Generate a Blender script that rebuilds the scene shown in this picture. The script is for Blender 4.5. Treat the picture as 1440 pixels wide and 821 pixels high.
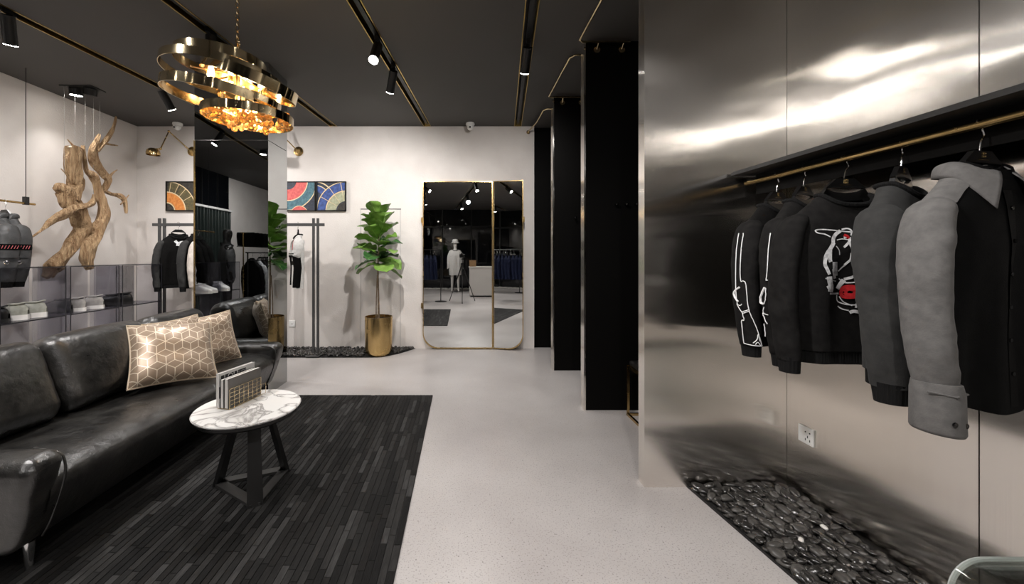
import bpy, bmesh, math, random
from mathutils import Vector, Matrix, Euler, noise
R = math.radians; PI = math.pi
random.seed(7)
for o in list(bpy.data.objects): bpy.data.objects.remove(o)
SC = bpy.context.scene
COL = SC.collection

# ---------------------------------------------------------------- camera
F = 540.0; VX, VY = 650.0, 359.0; H = 1.25      # focal length (px), vanishing point, eye height
cam_d = bpy.data.cameras.new('camera'); cam = bpy.data.objects.new('camera', cam_d); COL.objects.link(cam)
cam.location = (0, 0, H); cam.rotation_euler = (R(90), 0, 0)
cam_d.sensor_fit = 'HORIZONTAL'; cam_d.sensor_width = 36.0; cam_d.lens = 36.0*F/1440
cam_d.shift_x = (720-VX)/1440; cam_d.shift_y = -(410.5-VY)/1440
cam_d.clip_start = 0.03
SC.camera = cam
# ---------------------------------------------------------------- world, exposure
w = bpy.data.worlds.new('world'); SC.world = w; w.use_nodes = True
w.node_tree.nodes['Background'].inputs[0].default_value = (0.02, 0.021, 0.024, 1)
w.node_tree.nodes['Background'].inputs[1].default_value = 1.0
VS = SC.view_settings
VS.view_transform = 'Standard'; VS.look = 'None'; VS.exposure = 0.12; VS.gamma = 1.0; VS.use_curve_mapping = False
SPOT_W = 100.0            # power of an ordinary track spotlight

def P(px, py, Y): return Vector(((px-VX)/F*Y, Y, H-(py-VY)/F*Y))

# ---------------------------------------------------------------- helpers
class MB:
    def __init__(s): s.v = []; s.f = []; s.uv = None
    def add(s, vs, fs):
        o = len(s.v); s.v += [Vector(q) for q in vs]; s.f += [tuple(i+o for i in q) for q in fs]; return s
    def box(s, x0, y0, z0, x1, y1, z1):
        return s.add([(x0,y0,z0),(x1,y0,z0),(x1,y1,z0),(x0,y1,z0),(x0,y0,z1),(x1,y0,z1),(x1,y1,z1),(x0,y1,z1)],
            [(3,2,1,0),(4,5,6,7),(0,1,5,4),(1,2,6,5),(2,3,7,6),(3,0,4,7)])
    def obox(s, c, ax, ay, az):
        c, ax, ay, az = map(Vector, (c, ax, ay, az))
        return s.add([c-ax-ay-az, c+ax-ay-az, c+ax+ay-az, c-ax+ay-az, c-ax-ay+az, c+ax-ay+az, c+ax+ay+az, c-ax+ay+az],
            [(3,2,1,0),(4,5,6,7),(0,1,5,4),(1,2,6,5),(2,3,7,6),(3,0,4,7)])
    def bar(s, p, q, wdt, thk, up=(0,0,1)):
        p, q = Vector(p), Vector(q); d = (q-p); L = d.length; d.normalize()
        sd = d.cross(Vector(up))
        if sd.length < 1e-4: sd = d.cross(Vector((1,0,0)))
        sd.normalize(); n = sd.cross(d)
        return s.obox((p+q)/2, d*L/2, sd*wdt/2, n*thk/2)
    def prism(s, poly, axis, a, b):
        n = len(poly); vs = []
        for t in (a, b):
            for (u, w_) in poly:
                vs.append({'x': (t,u,w_), 'y': (u,t,w_), 'z': (u,w_,t)}[axis])
        fs = [tuple(range(n))[::-1], tuple(range(n, 2*n))] + [(i,(i+1)%n,n+(i+1)%n,n+i) for i in range(n)]
        return s.add(vs, fs)
    def tube(s, pts, rad, n=10, closed=False, caps=True, rad2=None, up=None, ph=0.0):
        pts = [Vector(p) for p in pts]; m = len(pts)
        if not hasattr(rad, '__len__'): rad = [rad]*m
        if rad2 is None: rad2 = rad
        elif not hasattr(rad2, '__len__'): rad2 = [rad2]*m
        vs = []; prev = None
        for i, p in enumerate(pts):
            if closed: t = pts[(i+1)%m]-pts[i-1]
            else: t = pts[min(i+1,m-1)]-pts[max(i-1,0)]
            t.normalize()
            if prev is None:
                a = Vector(up) if up else (Vector((0,0,1)) if abs(t.z) < .9 else Vector((0,1,0)))
                a = (a - t*a.dot(t)).normalized()
            else:
                a = prev - t*prev.dot(t)
                a = a.normalized() if a.length > 1e-6 else prev
            prev = a; b = t.cross(a)
            for k in range(n):
                th = 2*PI*k/n+ph
                vs.append(p + a*math.cos(th)*rad[i] + b*math.sin(th)*rad2[i])
        fs = []
        for i in range(m if closed else m-1):
            j = (i+1)%m
            for k in range(n): fs.append((i*n+k, i*n+(k+1)%n, j*n+(k+1)%n, j*n+k))
        if caps and not closed: fs += [tuple(range(n))[::-1], tuple((m-1)*n+k for k in range(n))]
        return s.add(vs, fs)
    def cyl(s, p, q, r0, r1=None, n=20): return s.tube([p, q], [r0, r0 if r1 is None else r1], n)
    def lathe(s, prof, c=(0,0,0), n=32, axis='z', capa=True):
        vs = []; c = Vector(c)
        for (r, z) in prof:
            for k in range(n):
                t = 2*PI*k/n
                q = (r*math.cos(t), r*math.sin(t), z)
                if axis == 'y': q = (q[0], q[2], -q[1])
                if axis == 'x': q = (q[2], q[0], q[1])
                vs.append(c+Vector(q))
        m = len(prof)
        fs = [(i*n+k, i*n+(k+1)%n, (i+1)*n+(k+1)%n, (i+1)*n+k) for i in range(m-1) for k in range(n)]
        if capa: fs += [tuple(range(n))[::-1], tuple((m-1)*n+k for k in range(n))]
        return s.add(vs, fs)
    def grid(s, fn, nu, nv, cu=False):
        vs = [fn(i/nu, j/nv) for j in range(nv+1) for i in range(nu+(0 if cu else 1))]
        W = nu if cu else nu+1
        fs = [(j*W+i, j*W+(i+1)%W, (j+1)*W+(i+1)%W, (j+1)*W+i) for j in range(nv) for i in range(nu)]
        return s.add(vs, fs)
    def sphere(s, c, rx, ry=None, rz=None, n=16, m=10):
        ry = rx if ry is None else ry; rz = rx if rz is None else rz; c = Vector(c)
        vs = [c+Vector((0,0,-rz))]
        for j in range(1, m):
            ph = -PI/2+PI*j/m
            for k in range(n):
                t = 2*PI*k/n; vs.append(c+Vector((rx*math.cos(ph)*math.cos(t), ry*math.cos(ph)*math.sin(t), rz*math.sin(ph))))
        vs.append(c+Vector((0,0,rz))); L = len(vs)-1
        fs = [(0, 1+(k+1)%n, 1+k) for k in range(n)]
        for j in range(m-2):
            for k in range(n): fs.append((1+j*n+k, 1+j*n+(k+1)%n, 1+(j+1)*n+(k+1)%n, 1+(j+1)*n+k))
        fs += [(L, 1+(m-2)*n+k, 1+(m-2)*n+(k+1)%n) for k in range(n)]
        return s.add(vs, fs)
    def rbox(s, c, dims, r, n=4, puff=(0,0,0), inner=3):
        """rounded box; puff bulges each pair of faces"""
        c = Vector(c); hx, hy, hz = [d/2 for d in dims]; r = min(r, hx, hy, hz)
        def axis_pts(h):
            out = []
            for i in range(n+1): out.append((-(h-r), -math.cos(PI/4*i/n*1.0)))
            a = [(-(h-r), -math.tan(PI/4*(1-i/n))) for i in range(n)]
            b = [(-(h-r)+2*(h-r)*i/inner, 0.0) for i in range(inner+1)]
            d = [((h-r), math.tan(PI/4*((i+1)/n))) for i in range(n)]
            return a+b+d
        A = [axis_pts(h) for h in (hx, hy, hz)]
        hs = (hx, hy, hz)
        bm_v = {}; vs = []; fs = []
        def vert(idx):
            if idx in bm_v: return bm_v[idx]
            core = Vector([A[k][idx[k]][0] for k in range(3)])
            off = Vector([A[k][idx[k]][1] for k in range(3)])
            p = core + (off.normalized()*r if off.length > 1e-9 else Vector())
            q = Vector(p)
            for k in range(3):
                if puff[k]:
                    o = [j for j in range(3) if j != k]
                    wgt = 1.0
                    for j in o: wgt *= max(0, 1-(p[j]/hs[j])**2)
                    q[k] += puff[k]*wgt*(p[k]/hs[k])
            bm_v[idx] = len(vs); vs.append(c+q); return bm_v[idx]
        N = [len(a) for a in A]
        for k in range(3):
            i_, j_ = (k+1)%3, (k+2)%3
            for side in (0, N[k]-1):
                for i in range(N[i_]-1):
                    for j in range(N[j_]-1):
                        q = []
                        for (di, dj) in ((0,0),(1,0),(1,1),(0,1)):
                            idx = [0,0,0]; idx[k] = side; idx[i_] = i+di; idx[j_] = j+dj
                            q.append(vert(tuple(idx)))
                        fs.append(tuple(q) if side else tuple(q[::-1]))
        return s.add(vs, fs)
    def xf(s, M, start=0):
        for i in range(start, len(s.v)): s.v[i] = M @ s.v[i]
        return s
    def warp(s, fn, start=0):
        for i in range(start, len(s.v)): s.v[i] = Vector(fn(s.v[i]))
        return s
    def mesh(s, name, mat, origin=None, smooth=True, angle=38, uv=None):
        me = bpy.data.meshes.new(name)
        vs = s.v if origin is None else [q-origin for q in s.v]
        me.from_pydata([tuple(q) for q in vs], [], s.f); me.update()
        if smooth:
            me.polygons.foreach_set('use_smooth', [True]*len(me.polygons))
            try: me.set_sharp_from_angle(angle=R(angle))
            except Exception: pass
        if mat is not None: me.materials.append(mat)
        if uv:
            L = me.uv_layers.new(name='UVMap')
            for poly in me.polygons:
                for li in poly.loop_indices:
                    L.data[li].uv = uv(Vector(s.v[me.loops[li].vertex_index]), poly.normal)
        return me
    def build(s, name, mat, parent=None, smooth=True, angle=38, uv=None, local=False):
        """vertices are world coordinates unless local; re-based on the parent's place"""
        org = None
        if parent is not None and not local: org = wloc(parent)
        elif parent is None and not local and s.v:
            xs = [q.x for q in s.v]; ys = [q.y for q in s.v]; zs = [q.z for q in s.v]
            org = Vector(((min(xs)+max(xs))/2, (min(ys)+max(ys))/2, min(zs)))
        me = s.mesh(name, mat, org, smooth, angle, uv)
        o = bpy.data.objects.new(name, me); COL.objects.link(o)
        if parent is not None: o.parent = parent
        elif org is not None: o.location = org
        return o
def wloc(o):
    p = Vector(o.location)
    while o.parent is not None: o = o.parent; p = p+Vector(o.location)
    return p
def tag(o, label=None, cat=None, group=None, kind=None):
    if label: o['label'] = label
    if cat: o['category'] = cat
    if group: o['group'] = group
    if kind: o['kind'] = kind
    return o
def thing(name, label, cat, loc=(0,0,0), rz=0, group=None):
    o = bpy.data.objects.new(name, None); COL.objects.link(o); o.empty_display_size = .05
    o.location = loc; o.rotation_euler = (0,0,rz)
    return tag(o, label, cat, group)
def struct(name, mb, mat, **k): return tag(mb.build(name, mat, **k), kind='structure')
def dup(root, loc, rot=None, label=None, group=None):
    r = root.copy(); COL.objects.link(r); r.location = loc
    if rot is not None: r.rotation_euler = rot if hasattr(rot, '__len__') else (0,0,rot)
    if label: r['label'] = label
    if group: r['group'] = group
    for ch in list(root.children):
        c = ch.copy(); COL.objects.link(c); c.parent = r
        for g in list(ch.children):
            d = g.copy(); COL.objects.link(d); d.parent = c
    return r
def spline(pts, n):
    pts = [Vector(p) for p in pts]; out = []
    for i in range(len(pts)-1):
        p0 = pts[max(i-1,0)]; p1 = pts[i]; p2 = pts[i+1]; p3 = pts[min(i+2,len(pts)-1)]
        for k in range(n):
            t = k/n; out.append(.5*((2*p1)+(p2-p0)*t+(2*p0-5*p1+4*p2-p3)*t*t+(3*p1-p0-3*p2+p3)*t**3))
    out.append(pts[-1]); return out
def lerp(a, b, t): return a+(b-a)*t
def interp(tab, x):
    if x <= tab[0][0]: return tab[0][1]
    for (a, va), (b, vb) in zip(tab, tab[1:]):
        if x <= b: return lerp(va, vb, (x-a)/(b-a))
    return tab[-1][1]

# ---------------------------------------------------------------- materials
def rgb(r, g, b): return tuple(((c/255)/12.92 if c/255 < .04045 else ((c/255+.055)/1.055)**2.4) for c in (r,g,b))+(1,)
def newmat(name):
    m = bpy.data.materials.new(name); m.use_nodes = True
    nt = m.node_tree; b = nt.nodes['Principled BSDF']; return m, nt, b
def pm(name, col, rough=.5, metal=0, spec=.5, c2=None, nscale=8, detail=4, bump=0, bscale=60, stretch=(1,1,1), emit=None, estr=0, coat=0, sheen=0, trans=0, ior=1.45, nlo=.35, nhi=.65, bdist=.01, rvar=0):
    m, nt, b = newmat(name); L = nt.links
    if len(col) == 3: col = tuple(col)+(1,)
    b.inputs['Base Color'].default_value = col; b.inputs['Roughness'].default_value = rough; b.inputs['Metallic'].default_value = metal
    b.inputs['Specular IOR Level'].default_value = spec; b.inputs['IOR'].default_value = ior
    b.inputs['Coat Weight'].default_value = coat; b.inputs['Coat Roughness'].default_value = .15
    b.inputs['Sheen Weight'].default_value = sheen; b.inputs['Transmission Weight'].default_value = trans
    if emit: b.inputs['Emission Color'].default_value = tuple(emit)+(1,) if len(emit) == 3 else emit; b.inputs['Emission Strength'].default_value = estr
    if c2 is not None or bump or rvar:
        tc = nt.nodes.new('ShaderNodeTexCoord'); mp = nt.nodes.new('ShaderNodeMapping'); mp.inputs['Scale'].default_value = stretch
        L.new(tc.outputs['Object'], mp.inputs['Vector'])
    if c2 is not None or rvar:
        n = nt.nodes.new('ShaderNodeTexNoise'); n.inputs['Scale'].default_value = nscale; n.inputs['Detail'].default_value = detail
        L.new(mp.outputs[0], n.inputs['Vector'])
        if c2 is not None:
            if len(c2) == 3: c2 = tuple(c2)+(1,)
            r = nt.nodes.new('ShaderNodeValToRGB'); r.color_ramp.elements[0].position = nlo; r.color_ramp.elements[1].position = nhi
            r.color_ramp.elements[0].color = col; r.color_ramp.elements[1].color = c2
            L.new(n.outputs['Fac'], r.inputs[0]); L.new(r.outputs[0], b.inputs['Base Color'])
        if rvar:
            mr = nt.nodes.new('ShaderNodeMapRange'); mr.inputs['To Min'].default_value = max(.02, rough-rvar); mr.inputs['To Max'].default_value = min(1, rough+rvar)
            mr.inputs['From Min'].default_value = .3; mr.inputs['From Max'].default_value = .7
            L.new(n.outputs['Fac'], mr.inputs[0]); L.new(mr.outputs[0], b.inputs['Roughness'])
    if bump:
        n2 = nt.nodes.new('ShaderNodeTexNoise'); n2.inputs['Scale'].default_value = bscale; n2.inputs['Detail'].default_value = 5
        bp = nt.nodes.new('ShaderNodeBump'); bp.inputs['Strength'].default_value = bump; bp.inputs['Distance'].default_value = bdist
        L.new(mp.outputs[0], n2.inputs['Vector']); L.new(n2.outputs['Fac'], bp.inputs['Height']); L.new(bp.outputs[0], b.inputs['Normal'])
    return m
def glassmat(name, tint, gloss=.06, rough=.02):
    """thin pane: tinted see-through with a fresnel mirror on top"""
    m = bpy.data.materials.new(name); m.use_nodes = True; nt = m.node_tree; nt.nodes.clear(); L = nt.links
    o = nt.nodes.new('ShaderNodeOutputMaterial'); t = nt.nodes.new('ShaderNodeBsdfTransparent'); g = nt.nodes.new('ShaderNodeBsdfGlossy')
    t.inputs[0].default_value = tuple(tint)+(1,); g.inputs['Roughness'].default_value = rough
    fr = nt.nodes.new('ShaderNodeLayerWeight'); fr.inputs['Blend'].default_value = .25
    ad = nt.nodes.new('ShaderNodeMath'); ad.operation = 'MULTIPLY_ADD'; ad.inputs[1].default_value = .6; ad.inputs[2].default_value = gloss
    mx = nt.nodes.new('ShaderNodeMixShader')
    L.new(fr.outputs['Fresnel'], ad.inputs[0]); L.new(ad.outputs[0], mx.inputs[0]); L.new(t.outputs[0], mx.inputs[1]); L.new(g.outputs[0], mx.inputs[2]); L.new(mx.outputs[0], o.inputs[0])
    return m
M = {}
M['black_metal'] = pm('black_metal', (.006,.006,.006), .42)
M['black_matte'] = pm('black_matte', (.0018,.0016,.0014), .6, spec=.1)
M['brass'] = pm('brass', (.62,.44,.20), .24, 1, c2=(.52,.36,.15), nscale=6, rvar=.06)
M['brass_pale'] = pm('brass_pale', (.72,.58,.36), .22, 1)
M['brass_wall'] = pm('brass_wall', (.52,.36,.12), .3, 1)
M['chrome'] = pm('chrome', (.82,.82,.82), .12, 1)
M['white_plastic'] = pm('white_plastic', (.8,.8,.78), .35)
M['black_glass'] = pm('black_glass', (.003,.003,.003), .08)
M['lamp_glow'] = pm('lamp_glow', (1,1,1), .5, emit=(1,.95,.88), estr=40)
M['bulb_glow'] = pm('bulb_glow', (1,1,1), .5, emit=(1,.78,.45), estr=18)

# terrazzo floor
def mat_floor():
    m, nt, b = newmat('floor_terrazzo'); L = nt.links
    tc = nt.nodes.new('ShaderNodeTexCoord')
    n1 = nt.nodes.new('ShaderNodeTexNoise'); n1.inputs['Scale'].default_value = 1.6; n1.inputs['Detail'].default_value = 6
    r1 = nt.nodes.new('ShaderNodeValToRGB'); r1.color_ramp.elements[0].position = .3; r1.color_ramp.elements[1].position = .72
    r1.color_ramp.elements[0].color = rgb(164,159,157); r1.color_ramp.elements[1].color = rgb(184,180,178)
    n2 = nt.nodes.new('ShaderNodeTexNoise'); n2.inputs['Scale'].default_value = 150; n2.inputs['Detail'].default_value = 3
    r2 = nt.nodes.new('ShaderNodeValToRGB'); r2.color_ramp.elements[0].position = .30; r2.color_ramp.elements[1].position = .44
    r2.color_ramp.elements[0].color = (.42,.41,.40,1); r2.color_ramp.elements[1].color = (1,1,1,1)
    v = nt.nodes.new('ShaderNodeTexVoronoi'); v.inputs['Scale'].default_value = 22
    r3 = nt.nodes.new('ShaderNodeValToRGB'); r3.color_ramp.elements[0].position = .045; r3.color_ramp.elements[1].position = .075
    r3.color_ramp.elements[0].color = (.25,.24,.23,1); r3.color_ramp.elements[1].color = (1,1,1,1)
    for n in (n1, n2, v): L.new(tc.outputs['Object'], n.inputs['Vector'])
    L.new(n1.outputs['Fac'], r1.inputs[0]); L.new(n2.outputs['Fac'], r2.inputs[0]); L.new(v.outputs['Distance'], r3.inputs[0])
    a = nt.nodes.new('ShaderNodeMix'); a.data_type = 'RGBA'; a.blend_type = 'MULTIPLY'; a.inputs[0].default_value = .8
    c = nt.nodes.new('ShaderNodeMix'); c.data_type = 'RGBA'; c.blend_type = 'MULTIPLY'; c.inputs[0].default_value = .8
    L.new(r1.outputs[0], a.inputs[6]); L.new(r2.outputs[0], a.inputs[7]); L.new(a.outputs[2], c.inputs[6]); L.new(r3.outputs[0], c.inputs[7])
    L.new(c.outputs[2], b.inputs['Base Color'])
    mr = nt.nodes.new('ShaderNodeMapRange'); mr.inputs['To Min'].default_value = .22; mr.inputs['To Max'].default_value = .42
    L.new(n1.outputs['Fac'], mr.inputs[0]); L.new(mr.outputs[0], b.inputs['Roughness'])
    bp = nt.nodes.new('ShaderNodeBump'); bp.inputs['Strength'].default_value = .06; bp.inputs['Distance'].default_value = .01
    L.new(n2.outputs['Fac'], bp.inputs['Height']); L.new(bp.outputs[0], b.inputs['Normal'])
    return m
M['floor'] = mat_floor()
M['wall'] = pm('wall_plaster', rgb(222,217,212), .8, c2=rgb(214,208,203), nscale=3, bump=.35, bscale=70, bdist=.006)
M['ceiling'] = pm('ceiling_paint', (.070,.066,.063), .75, c2=(.068,.064,.06), nscale=2)
M['mirror'] = pm('mirror_glass', (.86,.87,.86), .008, 1)
M['smoke_mirror'] = pm('smoke_mirror', (.43,.445,.45), .012, 1)
def mat_steel():
    m, nt, b = newmat('brushed_steel'); L = nt.links
    b.inputs['Metallic'].default_value = 1; b.inputs['Roughness'].default_value = .165
    b.inputs['Anisotropic'].default_value = .985
    tg = nt.nodes.new('ShaderNodeTangent'); tg.direction_type = 'UV_MAP'; tg.uv_map = 'UVMap'; L.new(tg.outputs[0], b.inputs['Tangent'])
    tc = nt.nodes.new('ShaderNodeTexCoord'); mp = nt.nodes.new('ShaderNodeMapping'); mp.inputs['Scale'].default_value = (420, 1.6, 1)
    L.new(tc.outputs['UV'], mp.inputs['Vector'])
    n = nt.nodes.new('ShaderNodeTexNoise'); n.inputs['Scale'].default_value = 1; n.inputs['Detail'].default_value = 4; L.new(mp.outputs[0], n.inputs['Vector'])
    r = nt.nodes.new('ShaderNodeValToRGB'); r.color_ramp.elements[0].position = .3; r.color_ramp.elements[1].position = .7
    r.color_ramp.elements[0].color = (.86,.825,.775,1); r.color_ramp.elements[1].color = (.91,.875,.825,1)
    L.new(n.outputs['Fac'], r.inputs[0]); L.new(r.outputs[0], b.inputs['Base Color'])
    # slow buckling of the thin sheet
    mp2 = nt.nodes.new('ShaderNodeMapping'); mp2.inputs['Scale'].default_value = (.9, 2.6, 1); L.new(tc.outputs['UV'], mp2.inputs['Vector'])
    n2 = nt.nodes.new('ShaderNodeTexNoise'); n2.inputs['Scale'].default_value = 1.1; n2.inputs['Detail'].default_value = 1.5; L.new(mp2.outputs[0], n2.inputs['Vector'])
    b2 = nt.nodes.new('ShaderNodeBump'); b2.inputs['Strength'].default_value = .16; b2.inputs['Distance'].default_value = .05; L.new(n2.outputs['Fac'], b2.inputs['Height'])
    L.new(b2.outputs[0], b.inputs['Normal'])
    return m
M['steel'] = mat_steel()
def mat_marble():
    m, nt, b = newmat('white_marble'); L = nt.links
    tc = nt.nodes.new('ShaderNodeTexCoord')
    n = nt.nodes.new('ShaderNodeTexNoise'); n.inputs['Scale'].default_value = 4; n.inputs['Detail'].default_value = 6; n.inputs['Distortion'].default_value = 1.2
    L.new(tc.outputs['Object'], n.inputs['Vector'])
    r = nt.nodes.new('ShaderNodeValToRGB'); e = r.color_ramp.elements
    e[0].position = 0; e[0].color = (.78,.77,.75,1); e[1].position = 1; e[1].color = (.80,.79,.77,1)
    for p, c in ((.47,(.76,.75,.73,1)), (.495,(.30,.29,.28,1)), (.515,(.60,.59,.57,1)), (.56,(.80,.79,.77,1))):
        q = e.new(p); q.color = c
    L.new(n.outputs['Fac'], r.inputs[0]); L.new(r.outputs[0], b.inputs['Base Color']); b.inputs['Roughness'].default_value = .18
    return m
M['marble'] = mat_marble()
def mat_leather():
    m, nt, b = newmat('black_leather'); L = nt.links
    tc = nt.nodes.new('ShaderNodeTexCoord')
    n = nt.nodes.new('ShaderNodeTexNoise'); n.inputs['Scale'].default_value = 7; n.inputs['Detail'].default_value = 8; n.inputs['Roughness'].default_value = .7
    r = nt.nodes.new('ShaderNodeValToRGB'); r.color_ramp.elements[0].position = .42; r.color_ramp.elements[1].position = .8
    r.color_ramp.elements[0].color = (.006,.0057,.0053,1); r.color_ramp.elements[1].color = (.040,.038,.034,1)
    v = nt.nodes.new('ShaderNodeTexVoronoi'); v.inputs['Scale'].default_value = 260
    n3 = nt.nodes.new('ShaderNodeTexNoise'); n3.inputs['Scale'].default_value = 32; n3.inputs['Detail'].default_value = 6
    for q in (n, v, n3): L.new(tc.outputs['Object'], q.inputs['Vector'])
    L.new(n.outputs['Fac'], r.inputs[0]); L.new(r.outputs[0], b.inputs['Base Color'])
    ad = nt.nodes.new('ShaderNodeMath'); ad.operation = 'MULTIPLY_ADD'; ad.inputs[1].default_value = .12
    L.new(v.outputs['Distance'], ad.inputs[0]); L.new(n3.outputs['Fac'], ad.inputs[2])
    bp = nt.nodes.new('ShaderNodeBump'); bp.inputs['Strength'].default_value = .32; bp.inputs['Distance'].default_value = .01
    L.new(ad.outputs[0], bp.inputs['Height']); L.new(bp.outputs[0], b.inputs['Normal'])
    mr = nt.nodes.new('ShaderNodeMapRange'); mr.inputs['To Min'].default_value = .20; mr.inputs['To Max'].default_value = .42; L.new(n.outputs['Fac'], mr.inputs[0]); L.new(mr.outputs[0], b.inputs['Roughness'])
    b.inputs['Specular IOR Level'].default_value = .9
    return m
M['leather'] = mat_leather()
def mat_pillow():
    """satin with a rhombus-lattice of pale piped lines, in UV space"""
    m, nt, b = newmat('satin_lattice'); L = nt.links; N = nt.nodes
    def vm(op, a=None, c=None):
        n = N.new('ShaderNodeVectorMath'); n.operation = op
        for i, q in enumerate((a, c)):
            if q is None: continue
            if isinstance(q, tuple): n.inputs[i].default_value = q
            else: L.new(q, n.inputs[i])
        return n
    def mm(op, a=None, c=None):
        n = N.new('ShaderNodeMath'); n.operation = op
        for i, q in enumerate((a, c)):
            if q is None: continue
            if isinstance(q, (int, float)): n.inputs[i].default_value = q
            else: L.new(q, n.inputs[i])
        return n.outputs[0]
    tc = N.new('ShaderNodeTexCoord')
    S = (1, 1.7320508, 1); Hh = (.5, .8660254, 0)
    p = vm('MULTIPLY_ADD', tc.outputs['UV'], (5.2, 5.2, 0)); p.inputs[2].default_value = (20, 20, 0)
    def cell(q):
        a = vm('MODULO', q, S).outputs[0]; return vm('SUBTRACT', a, Hh).outputs[0]
    a = cell(p.outputs[0]); q2 = vm('SUBTRACT', p.outputs[0], Hh).outputs[0]; c = cell(q2)
    la = vm('LENGTH', a).outputs['Value']; lc = vm('LENGTH', c).outputs['Value']
    lt = mm('LESS_THAN', la, lc)
    mix = N.new('ShaderNodeMix'); mix.data_type = 'VECTOR'; L.new(lt, mix.inputs[0]); L.new(c, mix.inputs[4]); L.new(a, mix.inputs[5])
    g = mix.outputs[1]
    ab = vm('ABSOLUTE', g).outputs[0]
    d1 = vm('DOT_PRODUCT', ab, (.5, .8660254, 0)).outputs['Value']
    d2 = vm('DOT_PRODUCT', ab, (1, 0, 0)).outputs['Value']
    edge = mm('SUBTRACT', .5, mm('MAXIMUM', d1, d2))
    dist = edge
    for ang in (90, 210, 330):
        d = (math.cos(R(ang)), math.sin(R(ang)), 0); nrm = (-d[1], d[0], 0)
        al = vm('DOT_PRODUCT', g, d).outputs['Value']; ac = mm('ABSOLUTE', vm('DOT_PRODUCT', g, nrm).outputs['Value'])
        bad = mm('LESS_THAN', al, 0.0)
        dist = mm('MINIMUM', dist, mm('ADD', ac, bad))
    line = mm('LESS_THAN', dist, .023)
    mc = N.new('ShaderNodeMix'); mc.data_type = 'RGBA'; L.new(line, mc.inputs[0])
    mc.inputs[6].default_value = rgb(152,132,112); mc.inputs[7].default_value = rgb(226,212,190)
    L.new(mc.outputs[2], b.inputs['Base Color'])
    b.inputs['Roughness'].default_value = .38; b.inputs['Sheen Weight'].default_value = .2; b.inputs['Metallic'].default_value = .25
    bp = N.new('ShaderNodeBump'); bp.inputs['Strength'].default_value = .4; bp.inputs['Distance'].default_value = .004
    L.new(line, bp.inputs['Height']); L.new(bp.outputs[0], b.inputs['Normal'])
    return m
M['pillow'] = mat_pillow()
M['wood'] = pm('driftwood', (.29,.165,.078), .8, c2=(.60,.41,.23), nscale=8, detail=8, bump=1.0, bscale=22, stretch=(4.5,4.5,.5), bdist=.05, nlo=.34, nhi=.64)
M['wood_pale'] = pm('driftwood_cut', (.80,.70,.56), .8)
M['soil'] = pm('soil', (.02,.015,.01), .95, bump=.8, bscale=80)
M['leaf'] = pm('leaf_green', (.10,.22,.03), .36, c2=(.20,.34,.07), nscale=10)
M['leaf_dark'] = pm('leaf_dark', (.02,.075,.018), .35, c2=(.045,.13,.03), nscale=10)
M['leaf_vein'] = pm('leaf_vein', (.25,.36,.12), .45)
M['bark'] = pm('bark', (.13,.09,.06), .85, c2=(.24,.18,.12), nscale=30, bump=.6)
M['pebble'] = pm('pebble', (.013,.0122,.0115), .2, c2=(.032,.030,.028), nscale=6, spec=.9)
M['pebble_grey'] = pm('pebble_grey', (.045,.042,.039), .32, c2=(.08,.076,.07), nscale=6)
M['pebble_white'] = pm('pebble_white', (.6,.58,.55), .5)
M['bed'] = pm('bed_base', (.008,.0075,.007), .9)
M['smoked_acrylic'] = glassmat('smoked_acrylic', (.88,.88,.905), .03)
M['smoked_dark'] = glassmat('smoked_dark', (.70,.70,.75), .04)
M['acrylic'] = glassmat('clear_acrylic', (.86,.88,.86), .10, .01)
M['window_glass'] = pm('night_window', (.0035,.004,.005), .03)

# ================================================================ THE SETTING
BW = 5.15; CZ = 2.98; LW = -4.36; YB = -4.35; RW = 1.75
struct('floor', MB().box(-5.3, YB-.1, -.1, 2.5, 5.35, 0), M['floor'])
struct('wall_back', MB().box(LW-.1, BW, 0, .965, BW+.12, CZ), M['wall'])
struct('wall_left', MB().box(LW-.12, .8, 0, LW, BW, CZ), M['wall'])
struct('wall_left_return', MB().box(-5.3, .72, 0, LW-.001, .8, CZ), M['wall'])
struct('wall_left_rear', MB().box(-5.32, YB, 0, -5.2, .72, CZ), M['wall'])
struct('wall_right_rear', MB().box(RW, YB, 0, RW+.1, -.42, CZ), M['wall'])
# fitting-room backs
struct('wall_right_fitting', MB().box(1.95, 2.15, 0, 2.05, BW+.12, CZ), M['black_matte'])
struct('wall_back_fitting', MB().box(.967, BW+.06, 0, 1.95, BW+.14, CZ), M['black_matte'])
# storefront at night, behind the camera
sf = struct('window_1', MB().box(-5.2, YB-.04, 0, RW, YB, CZ), M['window_glass'])
for i, x in enumerate((-4.2, -3.0, -1.8, -.75, .35, 1.3)): MB().box(x-.022, YB, 0, x+.022, YB+.05, CZ).build('mullion', M['black_metal'], sf)
MB().box(-5.2, YB, 2.3, RW, YB+.05, 2.36).build('transom', M['black_metal'], sf)
# pale line of the hidden service door beside the plant
dl = tag(MB().box(-1.362, BW-.004, 1.865, -.82, BW, 1.877).build('trim_1', pm('seam_grey', (.16,.155,.15), .6)), kind='structure')
for x in (-1.36, -.83): MB().box(x-.003, BW-.003, 0, x+.003, BW, 1.868).build('seam', pm('seam_pale', (.42,.41,.40), .6), dl)

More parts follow.
